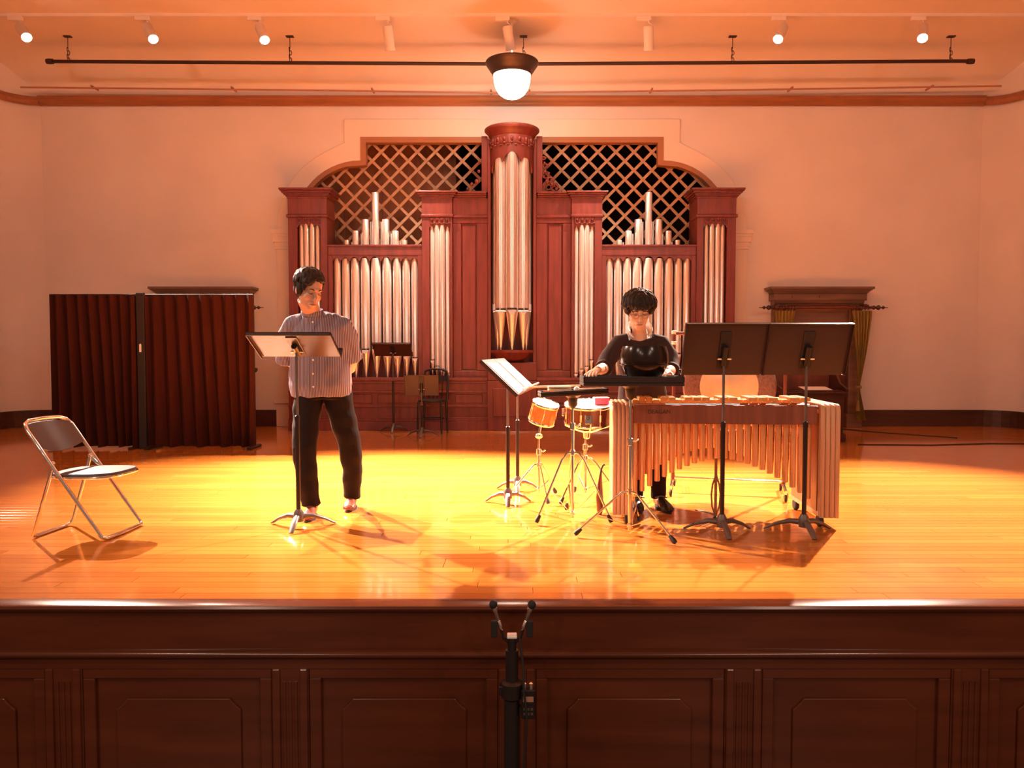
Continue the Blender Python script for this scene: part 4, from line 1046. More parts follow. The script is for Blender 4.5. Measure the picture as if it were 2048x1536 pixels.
for k in range(nat):
    ln = 0.29 - 0.0062 * k; y0 = -0.08 * k / 19
    bar(xs[k], ws[k] * 0.88, y0, y0 + ln, 0.806, 'natural_bar')
    if k < nat - 1 and k % 7 in (0, 1, 3, 4, 5):
        bar((xs[k] + xs[k + 1]) / 2, ws[k] * 0.86, -0.30, -0.30 + ln * 0.92, 0.838, 'accidental_bar')
for row, ya, yb, n in ((0, -0.235, -0.215, 24), (1, 0.02, 0.13, 22)):
    for k in range(n):
        u = k / (n - 1); yy = ya + (yb - ya) * u
        xx = -HL + 0.148 + u * (2 * HL - 0.148 - 0.175)
        d = abs(u - 0.5) * 2
        r = 0.0165 + 0.0045 * u
        zb = 0.435 - 0.26 * d ** 1.7 + (0.03 if row else 0)
        MB().lathe([(0.001, zb), (r * 0.92, zb), (r, zb + 0.006), (r, 0.735), (r * 0.85, 0.737)], (xx, yy, 0), 14).build('resonator_tube', 'brass', mb, True)
text_mesh('maker_lettering', 'DEAGAN', 0.036, 'print', mb, (-0.425, -0.2935, 0.742))
# foot pedal and its frame under the middle
MB().path([(-0.02, -0.10, 0.42), (-0.02, -0.10, 0.03)], [(0.008, 0.010)] * 2, 8, up=(0, 1, 0)).build('pedal_post', 'marwood', mb, True)
for s_ in (-1, 1):
    MB().path([(-0.02 + s_ * 0.002, -0.105, 0.30), (-0.02 + s_ * 0.022, -0.105, 0.24), (-0.02 + s_ * 0.03, -0.105, 0.17), (-0.02 + s_ * 0.024, -0.105, 0.09), (-0.02 + s_ * 0.003, -0.105, 0.03)], 0.006, 8).build('pedal_oval', 'marwood', mb, True)
MB().path([(-0.02, -0.11, 0.03), (-0.07, -0.14, 0.055), (-0.14, -0.17, 0.075), (-0.16, -0.175, 0.076)], [(0.006, 0.012), (0.006, 0.018), (0.005, 0.034), (0.004, 0.030)], 10, up=(0, 0, 1)).build('pedal_plate', 'steel', mb, True)
MB().ball((-0.02, -0.105, 0.012), (0.018, 0.02, 0.012), 10, 8).build('pedal_foot', 'rubber', mb, True)

# ------------------------------------------------------------------ hardware stands, trays, drums
def tripod(t, feet, collar, low, top, r=0.0125, foot_r=0.016):
    """local coordinates; feet: list of (x, y)"""
    MB().tube((0, 0, low - 0.03), (0, 0, (collar + top) / 2), r, n=12).build('lower_tube', 'chrome', t, True)
    MB().tube((0, 0, (collar + top) / 2 - 0.05), (0, 0, top), r * 0.72, n=10).build('upper_tube', 'chrome', t, True)
    MB().lathe([(r, -0.03), (r * 1.7, -0.025), (r * 1.7, 0.015), (r, 0.02)], (0, 0, (collar + top) / 2), 14).build('height_clamp', 'chrome', t, True)
    MB().path([(r, -0.002, (collar + top) / 2), (0.035, -0.01, (collar + top) / 2), (0.05, -0.012, (collar + top) / 2 + 0.012)], 0.006, 8).build('wing_bolt', 'chrome', t, True)
    MB().lathe([(r, -0.02), (r * 1.6, -0.015), (r * 1.6, 0.015), (r, 0.02)], (0, 0, collar), 14).build('leg_collar', 'chrome', t, True)
    MB().lathe([(r, -0.015), (r * 1.5, -0.01), (r * 1.5, 0.01), (r, 0.015)], (0, 0, low), 14).build('brace_collar', 'chrome', t, True)
    for fx, fy in feet:
        d = Vector((fx, fy, 0)); n_ = d.normalized(); sd = Vector((-n_.y, n_.x, 0))
        knee = d * 0.30 + Vector((0, 0, collar - 0.03))
        leg = None
        end = d + Vector((0, 0, 0.022))
        leg = MB().path([n_ * 0.012 + Vector((0, 0, collar)), d * 0.16 + Vector((0, 0, collar - 0.004)), d * 0.30 + Vector((0, 0, collar - 0.045)), end - (end - knee).normalized() * 0.02], [(0.0075, 0.0055)] * 4, 8).build('leg', 'chrome', t, True)
        mid = d * 0.58 + Vector((0, 0, 0.022 + (collar - 0.022) * 0.44))
        MB().path([n_ * 0.012 + Vector((0, 0, low)), mid], [(0.003, 0.007)] * 2, 6).build('brace', 'chrome', leg, True)
        dr = (end - mid).normalized()
        MB().path([end - dr * 0.05, end - dr * 0.01, end + dr * 0.004], [foot_r * 0.65, foot_r, foot_r * 0.8], 10).build('rubber_foot', 'rubber', leg, True)

def tray(t, w, d, h, cz, roll=0.0):
    T = Matrix.Translation((0, 0, cz)) @ Matrix.Rotation(roll, 4, 'Y')
    def mk(nm, a):
        b = MB(); b.T = T; b.box(*a); return b.build(nm, 'felt', t, bevel=0.006)
    mk('tray_base', (-w / 2, w / 2, -d / 2, d / 2, 0, 0.02))
    for a in ((-w / 2, w / 2, -d / 2, -d / 2 + 0.014, 0.02, h), (-w / 2, w / 2, d / 2 - 0.014, d / 2, 0.02, h), (-w / 2, -w / 2 + 0.014, -d / 2, d / 2, 0.02, h), (w / 2 - 0.014, w / 2, -d / 2, d / 2, 0.02, h)):
        mk('tray_rim', a)
    MB().lathe([(0.012, -0.09), (0.03, -0.07), (0.035, -0.02), (0.06, 0.0)], (0, 0, cz), 16).build('tray_mount', 'black', t, True)
    return T
t1 = thing('tray_stand', 'chrome tripod stand carrying the long black padded tray under the bowl', 'tray stand', (0.728, 4.72, 0), 0, 'percussion tray stands')
tripod(t1, [(-0.343, -0.064), (0.225, -0.267), (0.117, 0.327)], 0.27, 0.06, 0.90, 0.0115)
MB().tube((0.014, 0.012, 0.04), (0.014, 0.012, 0.55), 0.007, n=8).build('side_tube', 'chrome', t1, True)
tray(t1, 0.605, 0.27, 0.058, 0.928)
t2 = thing('tray_stand', 'chrome tripod stand carrying the smaller black tray between drums and marimba', 'tray stand', (0.405, 5.12, 0), R(4), 'percussion tray stands')
tripod(t2, [(-0.255, -0.12), (0.235, -0.15), (0.0, 0.28)], 0.46, 0.05, 0.82, 0.0115)
T2 = tray(t2, 0.45, 0.19, 0.036, 0.845, R(-3.0))
W2 = t2.matrix_basis
# bowl on the long tray
bw = thing('singing_bowl', 'large dark bronze singing bowl standing on the long black tray', 'bowl', (0.815, 4.745, 0.949))
MB().lathe([(0.001, 0.018), (0.055, 0.02), (0.075, 0.012), (0.085, 0.018), (0.115, 0.048), (0.138, 0.09), (0.146, 0.13), (0.145, 0.17), (0.137, 0.205), (0.132, 0.218), (0.124, 0.218), (0.128, 0.20), (0.136, 0.15), (0.13, 0.10), (0.10, 0.05), (0.05, 0.035), (0.001, 0.035)], (0, 0, 0), 48).build('bowl_body', 'bowl', bw, True)
MB().lathe([(0.05, 0.0), (0.085, 0.002), (0.095, 0.012), (0.085, 0.022), (0.05, 0.024)], (0, 0, 0), 32).build('cushion_ring', 'felt', bw, True)
MB().path([(0.1475 * math.cos(a), 0.1475 * math.sin(a), 0.105) for a in [k * 6.2832 / 40 for k in range(40)]], 0.0022, 6, closed=True).build('rim_line', 'bowl', bw, True)
# items on the small tray
def stick(a, b, r0, r1, lab, mt='stick', head=None, nm='drumstick', cat='drumstick', grp=None):
    a, b = Vector(a), Vector(b); t = thing(nm, lab, cat, a, 0, grp)
    d = b - a
    MB().path([Vector((0, 0, 0)), d * 0.75, d * 0.93], [r0, r0 * 0.95, r1], 10).build('shaft', mt, t, True)
    if head: MB().ball(d, head, 12, 8).build('mallet_head', 'paper', t, True)
    else: MB().ball(d * 0.955, r1 * 1.7, 10, 8).build('tip', mt, t, True)
    return t
def on2(x, y, z=0.0): return W2 @ T2 @ Vector((x, y, 0.02 + z))
stick(on2(0.06, 0.045, 0.035), on2(-0.30, 0.05, 0.045), 0.008, 0.005, 'pale drumstick lying along the small tray, overhanging the score side', nm='drumstick')
stick(on2(0.19, -0.03, 0.010), on2(0.02, -0.05, 0.018), 0.0085, 0.007, 'pale felt mallet lying on the small black tray', head=0.02, nm='mallet', cat='mallet')
wb = thing('wood_block', 'pale hollow wood block on the small black tray', 'wood block', on2(-0.09, -0.005, 0.001), R(5))
MB().extrude_x([(-0.028, 0.0), (0.028, 0.0), (0.028, 0.042), (-0.028, 0.042), (-0.028, 0.032), (0.016, 0.032), (0.016, 0.026), (-0.028, 0.026)], -0.075, 0.075).build('block', 'stick', wb)
cl = thing('claves', 'thin reddish wooden stick at the front rim of the small tray', 'percussion stick', on2(-0.20, -0.052, 0.012))
MB().path([(0, 0, 0), (0.09, 0.0, 0.004)], [0.010, 0.010], 10).build('stick_body', 'drumorange', cl, True)

# snare drum on its stand
def drum(t, r, h, shell, axis, c, lugs=8, badge=False):
    def A(p): return Vector(c) + axis @ Vector(p)
    MB().lathe([(r, 0.008), (r, h - 0.008)], c, 40, axis=axis).build('shell', shell, t, True)
    MB().lathe([(0.001, h), (r * 0.98, h), (r * 1.005, h - 0.006), (r * 1.005, h - 0.014)], c, 40, axis=axis).build('top_head', 'drumhead', t, True)
    MB().lathe([(0.001, 0.002), (r * 0.99, 0.002), (r * 1.005, 0.01)], c, 40, axis=axis).build('bottom_head', 'drumhead', t, True)
    for z in (h - 0.004, 0.004):
        MB().path([A((r * 1.02 * math.cos(a), r * 1.02 * math.sin(a), z)) for a in [k * 6.2832 / 40 for k in range(40)]], [(0.010, 0.004)] * 40, 6, closed=True, up=axis @ Vector((0, 0, 1))).build('hoop', 'chrome', t, True)
    for k in range(lugs):
        a = 6.2832 * (k + 0.5) / lugs; rr = r * 1.035
        l = MB().path([A((rr * math.cos(a), rr * math.sin(a), h * 0.32)), A((rr * math.cos(a), rr * math.sin(a), h * 0.68))], 0.0085, 8).build('lug', 'chrome', t, True)
        MB().path([A((rr * math.cos(a), rr * math.sin(a), 0.0)), A((rr * math.cos(a), rr * math.sin(a), h + 0.004))], 0.003, 6).build('tension_rod', 'chrome', l, True)
    if badge:
        bd = MB(); a = R(-95); rr = r * 1.004
        o = MB().box(-0.026, 0.026, -0.002, 0.0, -0.038, 0.038, 0.002).build('badge', 'chrome', t)
        o.matrix_local = Matrix.Translation(A((rr * math.cos(a), rr * math.sin(a), h * 0.5))) @ Matrix.Rotation(a + R(90), 4, 'Z')
        k = MB().path([(-0.004 + 0.009 * math.cos(q), -0.0035, 0.004 + 0.009 * math.sin(q)) for q in [j * 6.283 / 12 for j in range(12)]], 0.0028, 6, closed=True).build('badge_ring_mark', 'print', o)
        MB().box(0.006, 0.010, -0.004, -0.002, 0.0, 0.026).build('badge_bar_mark', 'print', o)
sn = thing('snare_drum', 'dark red snare drum with silver badge beside the marimba', 'drum', (0.575, 5.80, 0.595), 0, 'drums beside the marimba')
drum(sn, 0.178, 0.145, 'drumred', Matrix.Rotation(R(9), 3, 'X'), (0, 0, 0), 8, True)
b = MB(); b.box(-0.2, -0.18, -0.02, 0.02, 0.05, 0.11, 0.004); b.build('snare_lever', 'chrome', sn)
ss = thing('snare_stand', 'chrome basket stand holding up the dark red snare drum', 'drum stand', (0.555, 5.80, 0))
tripod(ss, [(-0.20, -0.20), (0.27, -0.09), (-0.06, 0.28)], 0.33, 0.09, 0.50, 0.0125)
for k in range(3):
    a = R(-90 + 120 * k); d = Vector((math.cos(a), math.sin(a), 0))
    MB().path([Vector((0.02, 0, 0.515)), d * 0.10 + Vector((0.02, 0, 0.535)), d * 0.188 + Vector((0.02, 0, 0.565)), d * 0.196 + Vector((0.02, 0, 0.60))], 0.0065, 8).build('basket_arm', 'chrome', ss, True)
b = MB(); b.lathe([(0.012, 0.47), (0.026, 0.48), (0.03, 0.52), (0.012, 0.53)], (0.01, 0, 0), 14); b.build('basket_head', 'chrome', ss, True)
tm = thing('tom_drum', 'small amber orange drum tilted toward the snare drum', 'drum', (0.222, 5.85, 0.60), 0, 'drums beside the marimba')
ax = (Matrix.Rotation(R(14), 3, 'Y') @ Matrix.Rotation(R(15), 3, 'X'))
drum(tm, 0.102, 0.15, 'drumorange', ax, (0, 0, 0), 6)
ts = thing('tom_stand', 'chrome tilter stand under the amber orange drum', 'drum stand', (0.205, 5.84, 0))
tripod(ts, [(-0.24, 0.0), (0.06, -0.23), (0.14, 0.19)], 0.27, 0.08, 0.475, 0.0125)
MB().path([(0, 0, 0.47), (0.0, 0, 0.50), (0.012, 0.004, 0.56), (0.017, 0.008, 0.583)], [0.014, 0.012, 0.012, 0.012], 10).build('tilter_arm', 'chrome', ts, True)
b = MB(); b.ball((0.0, -0.008, 0.49), (0.03, 0.02, 0.022), 12, 8); b.build('tilter_joint', 'chrome', ts, True)
stick((0.45, 5.68, 0.735), (0.60, 5.92, 0.772), 0.007, 0.004, 'pale drumstick lying on the white head of the snare drum')
pk = thing('pink_box', 'small pink box lying on the snare drum head', 'box', (0.668, 5.76, 0.736), R(10))
MB().box(-0.055, 0.055, -0.03, 0.03, 0.0, 0.048, 0.003).build('carton', 'pink', pk)
MB().box(-0.057, 0.057, -0.032, 0.032, 0.048, 0.053, 0.001).build('lid', 'paper', pk)
# slim pouch leaning by the end panel
pc = thing('mallet_pouch', 'slim dark red pouch with curled strap beside the marimba end panel', 'pouch', (0.61, 5.30, 0))
MB().path([(0.0, 0, 0.0), (0.0, 0, 0.03), (-0.002, 0, 0.12), (0.0, 0, 0.20), (0.004, 0, 0.28)], [(0.012, 0.012), (0.022, 0.018), (0.026, 0.02), (0.018, 0.015), (0.009, 0.009)], 12).build('pouch_body', 'drumred', pc, True)
MB().path([(0.004, 0, 0.28), (0.008, 0, 0.32), (0.02, 0, 0.345), (0.032, 0, 0.352)], [0.008, 0.007, 0.007, 0.009], 8).build('strap', 'rubber', pc, True)

# ------------------------------------------------------------------ gong
g = thing('gong', 'large bronze gong with dark patinated rim hanging in a wheeled frame', 'gong', (1.715, 6.08, 0.855), R(-15))
ax = Matrix.Rotation(R(90), 3, 'X')
MB().lathe([(0.001, 0.012), (0.07, 0.012), (0.085, 0.006), (0.27, 0.004)], (0, 0, 0), 48, axis=ax).build('polished_face', 'gongface', g, True)
MB().lathe([(0.27, 0.0045), (0.30, 0.002), (0.345, -0.012), (0.36, -0.04), (0.352, -0.04), (0.335, -0.02), (0.001, -0.012)], (0, 0, 0), 48, axis=ax).build('patinated_rim', 'gongrim', g, True)
gs = thing('gong_stand', 'wheeled gong frame of red-brown posts with chrome joints behind the marimba', 'gong stand', (1.715, 6.10, 0), R(-15))
for sx in (-1, 1):
    MB().tube((sx * 0.425, 0, 0.08), (sx * 0.425, 0, 0.70), 0.016, n=12).build('lower_post', 'redwood', gs, True)
    MB().tube((sx * 0.425, 0, 0.70), (sx * 0.425, 0, 1.29), 0.013, n=12).build('upper_post', 'redwood', gs, True)
    for z in (0.70, 1.20, 1.285): MB().lathe([(0.014, -0.014), (0.021, -0.012), (0.021, 0.012), (0.014, 0.014)], (sx * 0.425, 0, z), 14).build('joint_ring', 'paper', gs, True)
    fb = MB().path([(sx * 0.425, -0.26, 0.075), (sx * 0.425, 0, 0.095), (sx * 0.425, 0.26, 0.075)], 0.012, 8).build('foot_bar', 'chrome', gs, True)
    for yy in (-0.25, 0.25):
        w_ = MB().lathe([(0.001, -0.01), (0.024, -0.01), (0.028, 0.0), (0.024, 0.01), (0.001, 0.01)], (sx * 0.425, yy, 0.028), 16, axis=Matrix.Rotation(R(90), 3, 'Y')).build('wheel', 'rubber', gs, True)
        MB().path([(sx * 0.425 + 0.014, yy, 0.028), (sx * 0.425 + 0.012, yy, 0.06), (sx * 0.425, yy, 0.075)], 0.005, 6).build('wheel_fork', 'chrome', w_, True)
MB().tube((-0.425, 0, 1.275), (0.425, 0, 1.275), 0.013, n=12).build('top_bar', 'redwood', gs, True)
MB().tube((-0.425, 0, 0.11), (0.425, 0, 0.11), 0.010, n=10).build('bottom_bar', 'chrome', gs, True)
for sx in (-1, 1):
    MB().tube((sx * 0.16, 0.0, 1.275), (sx * 0.16, -0.012, 1.165), 0.003, n=6).build('hanging_cord', 'rubber', gs, True)
# ------------------------------------------------------------------ people
def fuse(mbs, name, voxel, smooth_it, mt, parent, off, label=None):
    """union overlapping shapes into one continuous skin"""
    al = MB()
    for b in mbs: al.add(b.v, b.f)
    al.v = [(a - off[0], b - off[1], c - off[2]) for a, b, c in al.v]
    me = al.mesh(name)
    o = bpy.data.objects.new(name, me); COL.objects.link(o)
    m = o.modifiers.new('remesh', 'REMESH'); m.mode = 'VOXEL'; m.voxel_size = voxel; m.use_smooth_shade = True
    if smooth_it:
        s = o.modifiers.new('smooth', 'SMOOTH'); s.iterations = smooth_it; s.factor = 0.5
    bpy.context.view_layer.update()
    m2 = bpy.data.meshes.new_from_object(o.evaluated_get(bpy.context.evaluated_depsgraph_get()))
    bpy.data.objects.remove(o)
    for p in m2.polygons: p.use_smooth = True
    m2.materials.clear()
    return link(name, m2, mt, parent, label)
def wrinkle(o, amp, sc, seed=0.0, zs=1.0):
    import numpy as np
    me = o.data; k = len(me.vertices)
    co = np.empty(k * 3, np.float32); me.vertices.foreach_get('co', co); nr = np.empty(k * 3, np.float32); me.vertex_normals.foreach_get('vector', nr)
    co = co.reshape(-1, 3); nr = nr.reshape(-1, 3)
    am = np.array([noise.noise(Vector((p[0] * sc + seed, p[1] * sc, p[2] * sc * zs))) for p in co.tolist()], np.float32)
    co += nr * (amp * am)[:, None]
    me.vertices.foreach_set('co', co.ravel()); me.update()
def limb(pts, rad, n=18, up=None): return MB().path(pts, rad, n, up=up)
def hand(T, side, curl=0.35, spread=1.0):
    """T: wrist frame; +y along the fingers, +z back of the hand; side=+1 thumb on +x"""
    out = []
    b = MB(); b.T = T
    b.path([(0, -0.03, 0), (0, 0.0, 0), (0, 0.03, 0.001), (0, 0.06, 0.002), (0, 0.085, 0.0)], [(0.020, 0.027), (0.019, 0.028), (0.016, 0.036), (0.014, 0.040), (0.011, 0.038)], 14, up=(0, 0, 1)); out.append(b)
    for k, (x, ln) in enumerate(((0.030, 0.068), (0.0105, 0.078), (-0.010, 0.072), (-0.030, 0.056))):
        x *= side; c = curl * (1 + 0.12 * k); p = Vector((x * 0.9, 0.075, 0.0)); a = -0.1; pts = [p.copy()]
        for seg in (0.42, 0.33, 0.25):
            d = Vector((x * 0.9 * spread, math.cos(a), math.sin(a))).normalized(); p = p + d * ln * seg; pts.append(p.copy()); a -= c
        b = MB(); b.T = T; b.path(pts, [0.0090, 0.0085, 0.0078, 0.0060], 10); out.append(b)
        b = MB(); b.T = T; b.ball(pts[-1], 0.0060, 8, 6); out.append(b)
    pts = [Vector((0.018 * side, 0.018, -0.002)), Vector((0.042 * side, 0.040, -0.010)), Vector((0.055 * side, 0.064, -0.016)), Vector((0.058 * side, 0.086, -0.022))]
    b = MB(); b.T = T; b.path(pts, [0.014, 0.0115, 0.0095, 0.0070], 10); out.append(b)
    return out
def head_shapes(T, nose=1.0, jaw=1.0):
    out = []
    def E(c, r, rot=None):
        b = MB(); b.T = T; b.ball(c, r, 28, 18, rot); out.append(b)
    E((0, 0.012, 0.032), (0.076, 0.094, 0.083))
    E((0, -0.016, -0.028), (0.063 * jaw, 0.070, 0.080))
    E((0, -0.022, -0.070), (0.054 * jaw, 0.056, 0.040))
    E((0, -0.060, -0.098), (0.030, 0.026, 0.020))
    E((0, -0.074, 0.024), (0.050, 0.018, 0.014))
    E((0, -0.078, -0.068), (0.028, 0.018, 0.022))
    for s in (-1, 1):
        E((s * 0.038, -0.060, -0.028), (0.021, 0.020, 0.024))
        E((s * 0.031, -0.074, 0.001), (0.0145, 0.012, 0.009))
        E((s * 0.078, 0.012, -0.008), (0.009, 0.017, 0.030), Matrix.Rotation(R(12 * s), 3, 'Z'))
        E((s * 0.009, -0.096, -0.036), (0.0085, 0.010, 0.007))
    b = MB(); b.T = T
    b.path([(0, -0.080, 0.020), (0, -0.092, -0.004), (0, -0.104 * nose, -0.026), (0, -0.103 * nose, -0.036), (0, -0.088, -0.042)], [0.007, 0.0085, 0.0105, 0.011, 0.009], 12); out.append(b)
    E((0, -0.092, -0.063), (0.020, 0.008, 0.0055)); E((0, -0.090, -0.074), (0.017, 0.009, 0.006))
    return out
def face_parts(T, par, off, brow_tilt=0.0, closed=True):
    def mk(nm, f, mt):
        b = MB(); b.T = T; f(b); return b.build(nm, mt, par, True, off=off)
    for s in (-1, 1):
        mk('eyelid_line', lambda b: b.path([(s * 0.018, -0.0850, -0.001), (s * 0.026, -0.0868, -0.003), (s * 0.036, -0.0845, -0.003), (s * 0.044, -0.079, 0.0)], [0.0012, 0.0024, 0.0024, 0.0012], 8), 'eye')
        mk('eyebrow', lambda b: b.path([(s * 0.014, -0.0895, 0.021), (s * 0.028, -0.0895, 0.027 + brow_tilt), (s * 0.046, -0.080, 0.022 + brow_tilt)], [0.0032, 0.0042, 0.002], 8), 'brow')
    mk('lips', lambda b: (b.path([(-0.021, -0.0895, -0.068), (-0.008, -0.0985, -0.0665), (0.008, -0.0985, -0.0665), (0.021, -0.0895, -0.068)], [0.0022, 0.0045, 0.0045, 0.0022], 8)), 'lip')
def strands(T, cen, rad, n, seed, z_end, r=0.006, front=None):
    """locks of hair running from the crown down over an ellipsoid"""
    rnd = random.Random(seed); out = []
    for k in range(n):
        a = 2 * math.pi * k / n + rnd.uniform(-0.1, 0.1)
        te = z_end(a)
        pts = []
        t0 = rnd.uniform(0.05, 0.35)
        sw = rnd.uniform(-0.25, 0.25)
        for i in range(8):
            u = i / 7; t = t0 + (te - t0) * u; aa = a + sw * u * (1 - u) * 1.5 + 0.15 * sw
            pts.append(Vector((cen[0] + rad[0] * math.sin(t) * math.cos(aa), cen[1] + rad[1] * math.sin(t) * math.sin(aa), cen[2] + rad[2] * math.cos(t))))
        b = MB(); b.T = T
        b.path(pts, [(r * q, r * 1.9 * q) for q in (0.7, 1, 1.1, 1.15, 1.1, 1.0, 0.8, 0.35)], 6); out.append(b)
    return out
def shoe(par, heel, toe, mt, off, w=0.045, h=0.075):
    heel, toe = Vector(heel), Vector(toe); d = (toe - heel)
    def p(u, z): return heel + d * u + Vector((0, 0, z))
    b = MB().path([p(-0.03, 0.042), p(0.03, 0.046), p(0.25, 0.048), p(0.48, 0.042), p(0.70, 0.033), p(0.90, 0.026), p(1.0, 0.022)], [(0.030, 0.022), (0.040, 0.033), (0.044, 0.036), (0.037, 0.040), (0.029, 0.046), (0.023, 0.040), (0.010, 0.018)], 16, up=(0, 0, 1))
    c = MB().path([p(0.08, 0.06), p(0.12, h + 0.02)], [0.038, 0.040], 14)
    o = fuse([b, c], 'shoe', 0.004, 4, mt, par, off)
    n_ = Vector((-d.y, d.x, 0)).normalized()
    out = []
    for k in range(20):
        a = 2 * math.pi * k / 20; u = 0.5 + 0.53 * math.cos(a); ww = w * (0.62 + 0.38 * math.sin(math.pi * min(1, max(0, u * 0.75 + 0.2)))) * math.sin(a)
        out.append(heel + d * u + n_ * ww)
    vs = [(q.x, q.y, 0.0) for q in out] + [(q.x, q.y, 0.014) for q in out]
    s = MB().add(vs, [tuple(range(20)), tuple(range(20, 40))] + [(i, (i + 1) % 20, 20 + (i + 1) % 20, 20 + i) for i in range(20)])
    s.build('sole', 'rubber', o, off=off)
    l = MB()
    for u in (0.30, 0.38, 0.46):
        l.path([p(u, 0.085 - (u - 0.3) * 0.1) + n_ * 0.02, p(u, 0.092 - (u - 0.3) * 0.1), p(u, 0.085 - (u - 0.3) * 0.1) - n_ * 0.02], 0.0022, 6)
    return o

# ---- the man
MO = Vector((-1.30, 5.40, 0.0))
man = thing('person', 'person in a striped blue-grey shirt standing with hands behind the back', 'person', MO)
HT = Matrix.Translation((-1.372, 5.235, 1.548)) @ Matrix.Rotation(R(42), 4, 'Z') @ Matrix.Rotation(R(20), 4, 'X') @ Matrix.Rotation(R(4), 4, 'Y') @ Matrix.Diagonal((1.06, 1.06, 1.08, 1))
body = head_shapes(HT, 1.03, 1.0)
neck_top = HT @ Vector((0, 0.02, -0.06))
body.append(limb([(-1.375, 5.40, 1.33), (-1.385, 5.35, 1.40), neck_top], [0.066, 0.060, 0.060]))
torso_pts = [(-1.345, 5.46, 0.88), (-1.342, 5.45, 1.02), (-1.34, 5.43, 1.18), (-1.342, 5.41, 1.30), (-1.345, 5.40, 1.37)]
body.append(limb(torso_pts, [(0.105, 0.15), (0.105, 0.155), (0.105, 0.165), (0.095, 0.165), (0.07, 0.09)], 20, up=(0, 1, 0)))
armR = [(-1.52, 5.41, 1.335), (-1.595, 5.46, 1.20), (-1.615, 5.535, 1.075), (-1.52, 5.60, 1.00), (-1.40, 5.625, 0.955)]
armL = [(-1.195, 5.41, 1.335), (-1.165, 5.46, 1.20), (-1.145, 5.525, 1.085), (-1.175, 5.60, 1.01), (-1.27, 5.645, 0.955)]
for a in (armR, armL): body.append(limb(a, [0.056, 0.050, 0.043, 0.038, 0.028]))
def frame(o, f, up):
    f = Vector(f).normalized(); up = Vector(up); x = f.cross(up).normalized(); z = x.cross(f)
    m = Matrix((x, f, z)).transposed().to_4x4(); m.translation = Vector(o); return m
body += hand(frame(armR[-1], (1, 0.15, -0.3), (0, 1, 0)), 1, 0.3)
body += hand(frame(armL[-1], (-1, 0.2, -0.3), (0, 1, 0)), -1, 0.3)
legR = [(-1.43, 5.45, 0.86), (-1.43, 5.36, 0.64), (-1.425, 5.27, 0.455), (-1.395, 5.265, 0.25), (-1.378, 5.275, 0.07)]
legL = [(-1.255, 5.47, 0.86), (-1.20, 5.47, 0.64), (-1.155, 5.48, 0.455), (-1.155, 5.53, 0.25), (-1.172, 5.575, 0.07)]
for a in (legR, legL): body.append(limb(a, [0.085, 0.072, 0.054, 0.048, 0.036]))
for a, toe in ((legR, (-1.372, 5.10, 0.03)), (legL, (-1.168, 5.42, 0.03))): body.append(limb([a[-1], Vector(a[-1]) + Vector((0, -0.03, -0.03)), toe], [0.034, 0.030, 0.022]))
fuse(body, 'body', 0.004, 3, 'skin', man, MO, 'warm skin of head, neck and forearms')
face_parts(HT, man, MO, 0.002)
# shirt
sh = []
sh.append(limb([(-1.357, 5.455, 0.815), (-1.357, 5.455, 0.90), (-1.357, 5.45, 1.00), (-1.357, 5.44, 1.10), (-1.357, 5.425, 1.20), (-1.362, 5.41, 1.29), (-1.370, 5.40, 1.345), (-1.378, 5.38, 1.385)], [(0.145, 0.205), (0.160, 0.226), (0.155, 0.220), (0.142, 0.206), (0.134, 0.198), (0.118, 0.194), (0.092, 0.168), (0.072, 0.098)], 28, up=(0, 1, 0)))
sh.append(limb([(-1.376, 5.38, 1.36), (-1.384, 5.358, 1.408)], [(0.080, 0.080), (0.070, 0.069)], 20))
for a, s in ((armR, -1), (armL, 1)):
    e = Vector(a[2]) + Vector((0, 0.0, -0.01))
    sh.append(limb([(a[0][0] - s * 0.07, 5.40, 1.345), (a[0][0] + s * 0.012, 5.41, 1.318), Vector(a[1]) + Vector((s * 0.004, 0, 0.03)), e + (Vector(a[1]) - e) * 0.35, e], [0.060, 0.068, 0.072, 0.074, 0.080]))
so = fuse(sh, 'shirt', 0.006, 8, 'shirt', man, MO, 'blue-grey shirt with fine vertical stripes')
wrinkle(so, 0.010, 9.0, 1.7, 0.8); wrinkle(so, 0.006, 22.0, 4.2, 0.5)
def front_y(o, x, z):
    """foremost surface of a cloth at x,z"""
    best = None
    for v in o.data.vertices:
        p = v.co
        if abs(p.x - x) < 0.010 and abs(p.z - z) < 0.010 and (best is None or p.y < best): best = p.y
    return best if best is not None else 0.0
cxm = -1.368 - MO.x
pts = [(cxm + 0.006 * math.sin(z * 4), front_y(so, cxm, z) - 0.002, z) for z in [0.845 + 0.045 * k for k in range(12)]]
MB().path(pts, [(0.002, 0.016)] * len(pts), 8, up=(0, -1, 0)).build('button_placket', 'shirt', so, True)
for z in (0.89, 0.98, 1.075, 1.17, 1.26, 1.335):
    rot = Matrix.Rotation(R(90), 3, 'X')
    MB().lathe([(0.001, 0.004), (0.006, 0.003), (0.007, 0.0)], (cxm, front_y(so, cxm, z) - 0.004, z), 10, axis=rot).build('button', 'button', so, True)
nb = HT
MB().path([Vector((-1.385 + 0.072 * math.cos(a), 5.355 + 0.071 * math.sin(a), 1.405 + 0.020 * math.sin(a))) - MO for a in [k * 6.2832 / 24 for k in range(24)]], [(0.016, 0.004)] * 24, 8, closed=True, up=(0, 0, 1)).build('band_collar', 'shirt', so, True)
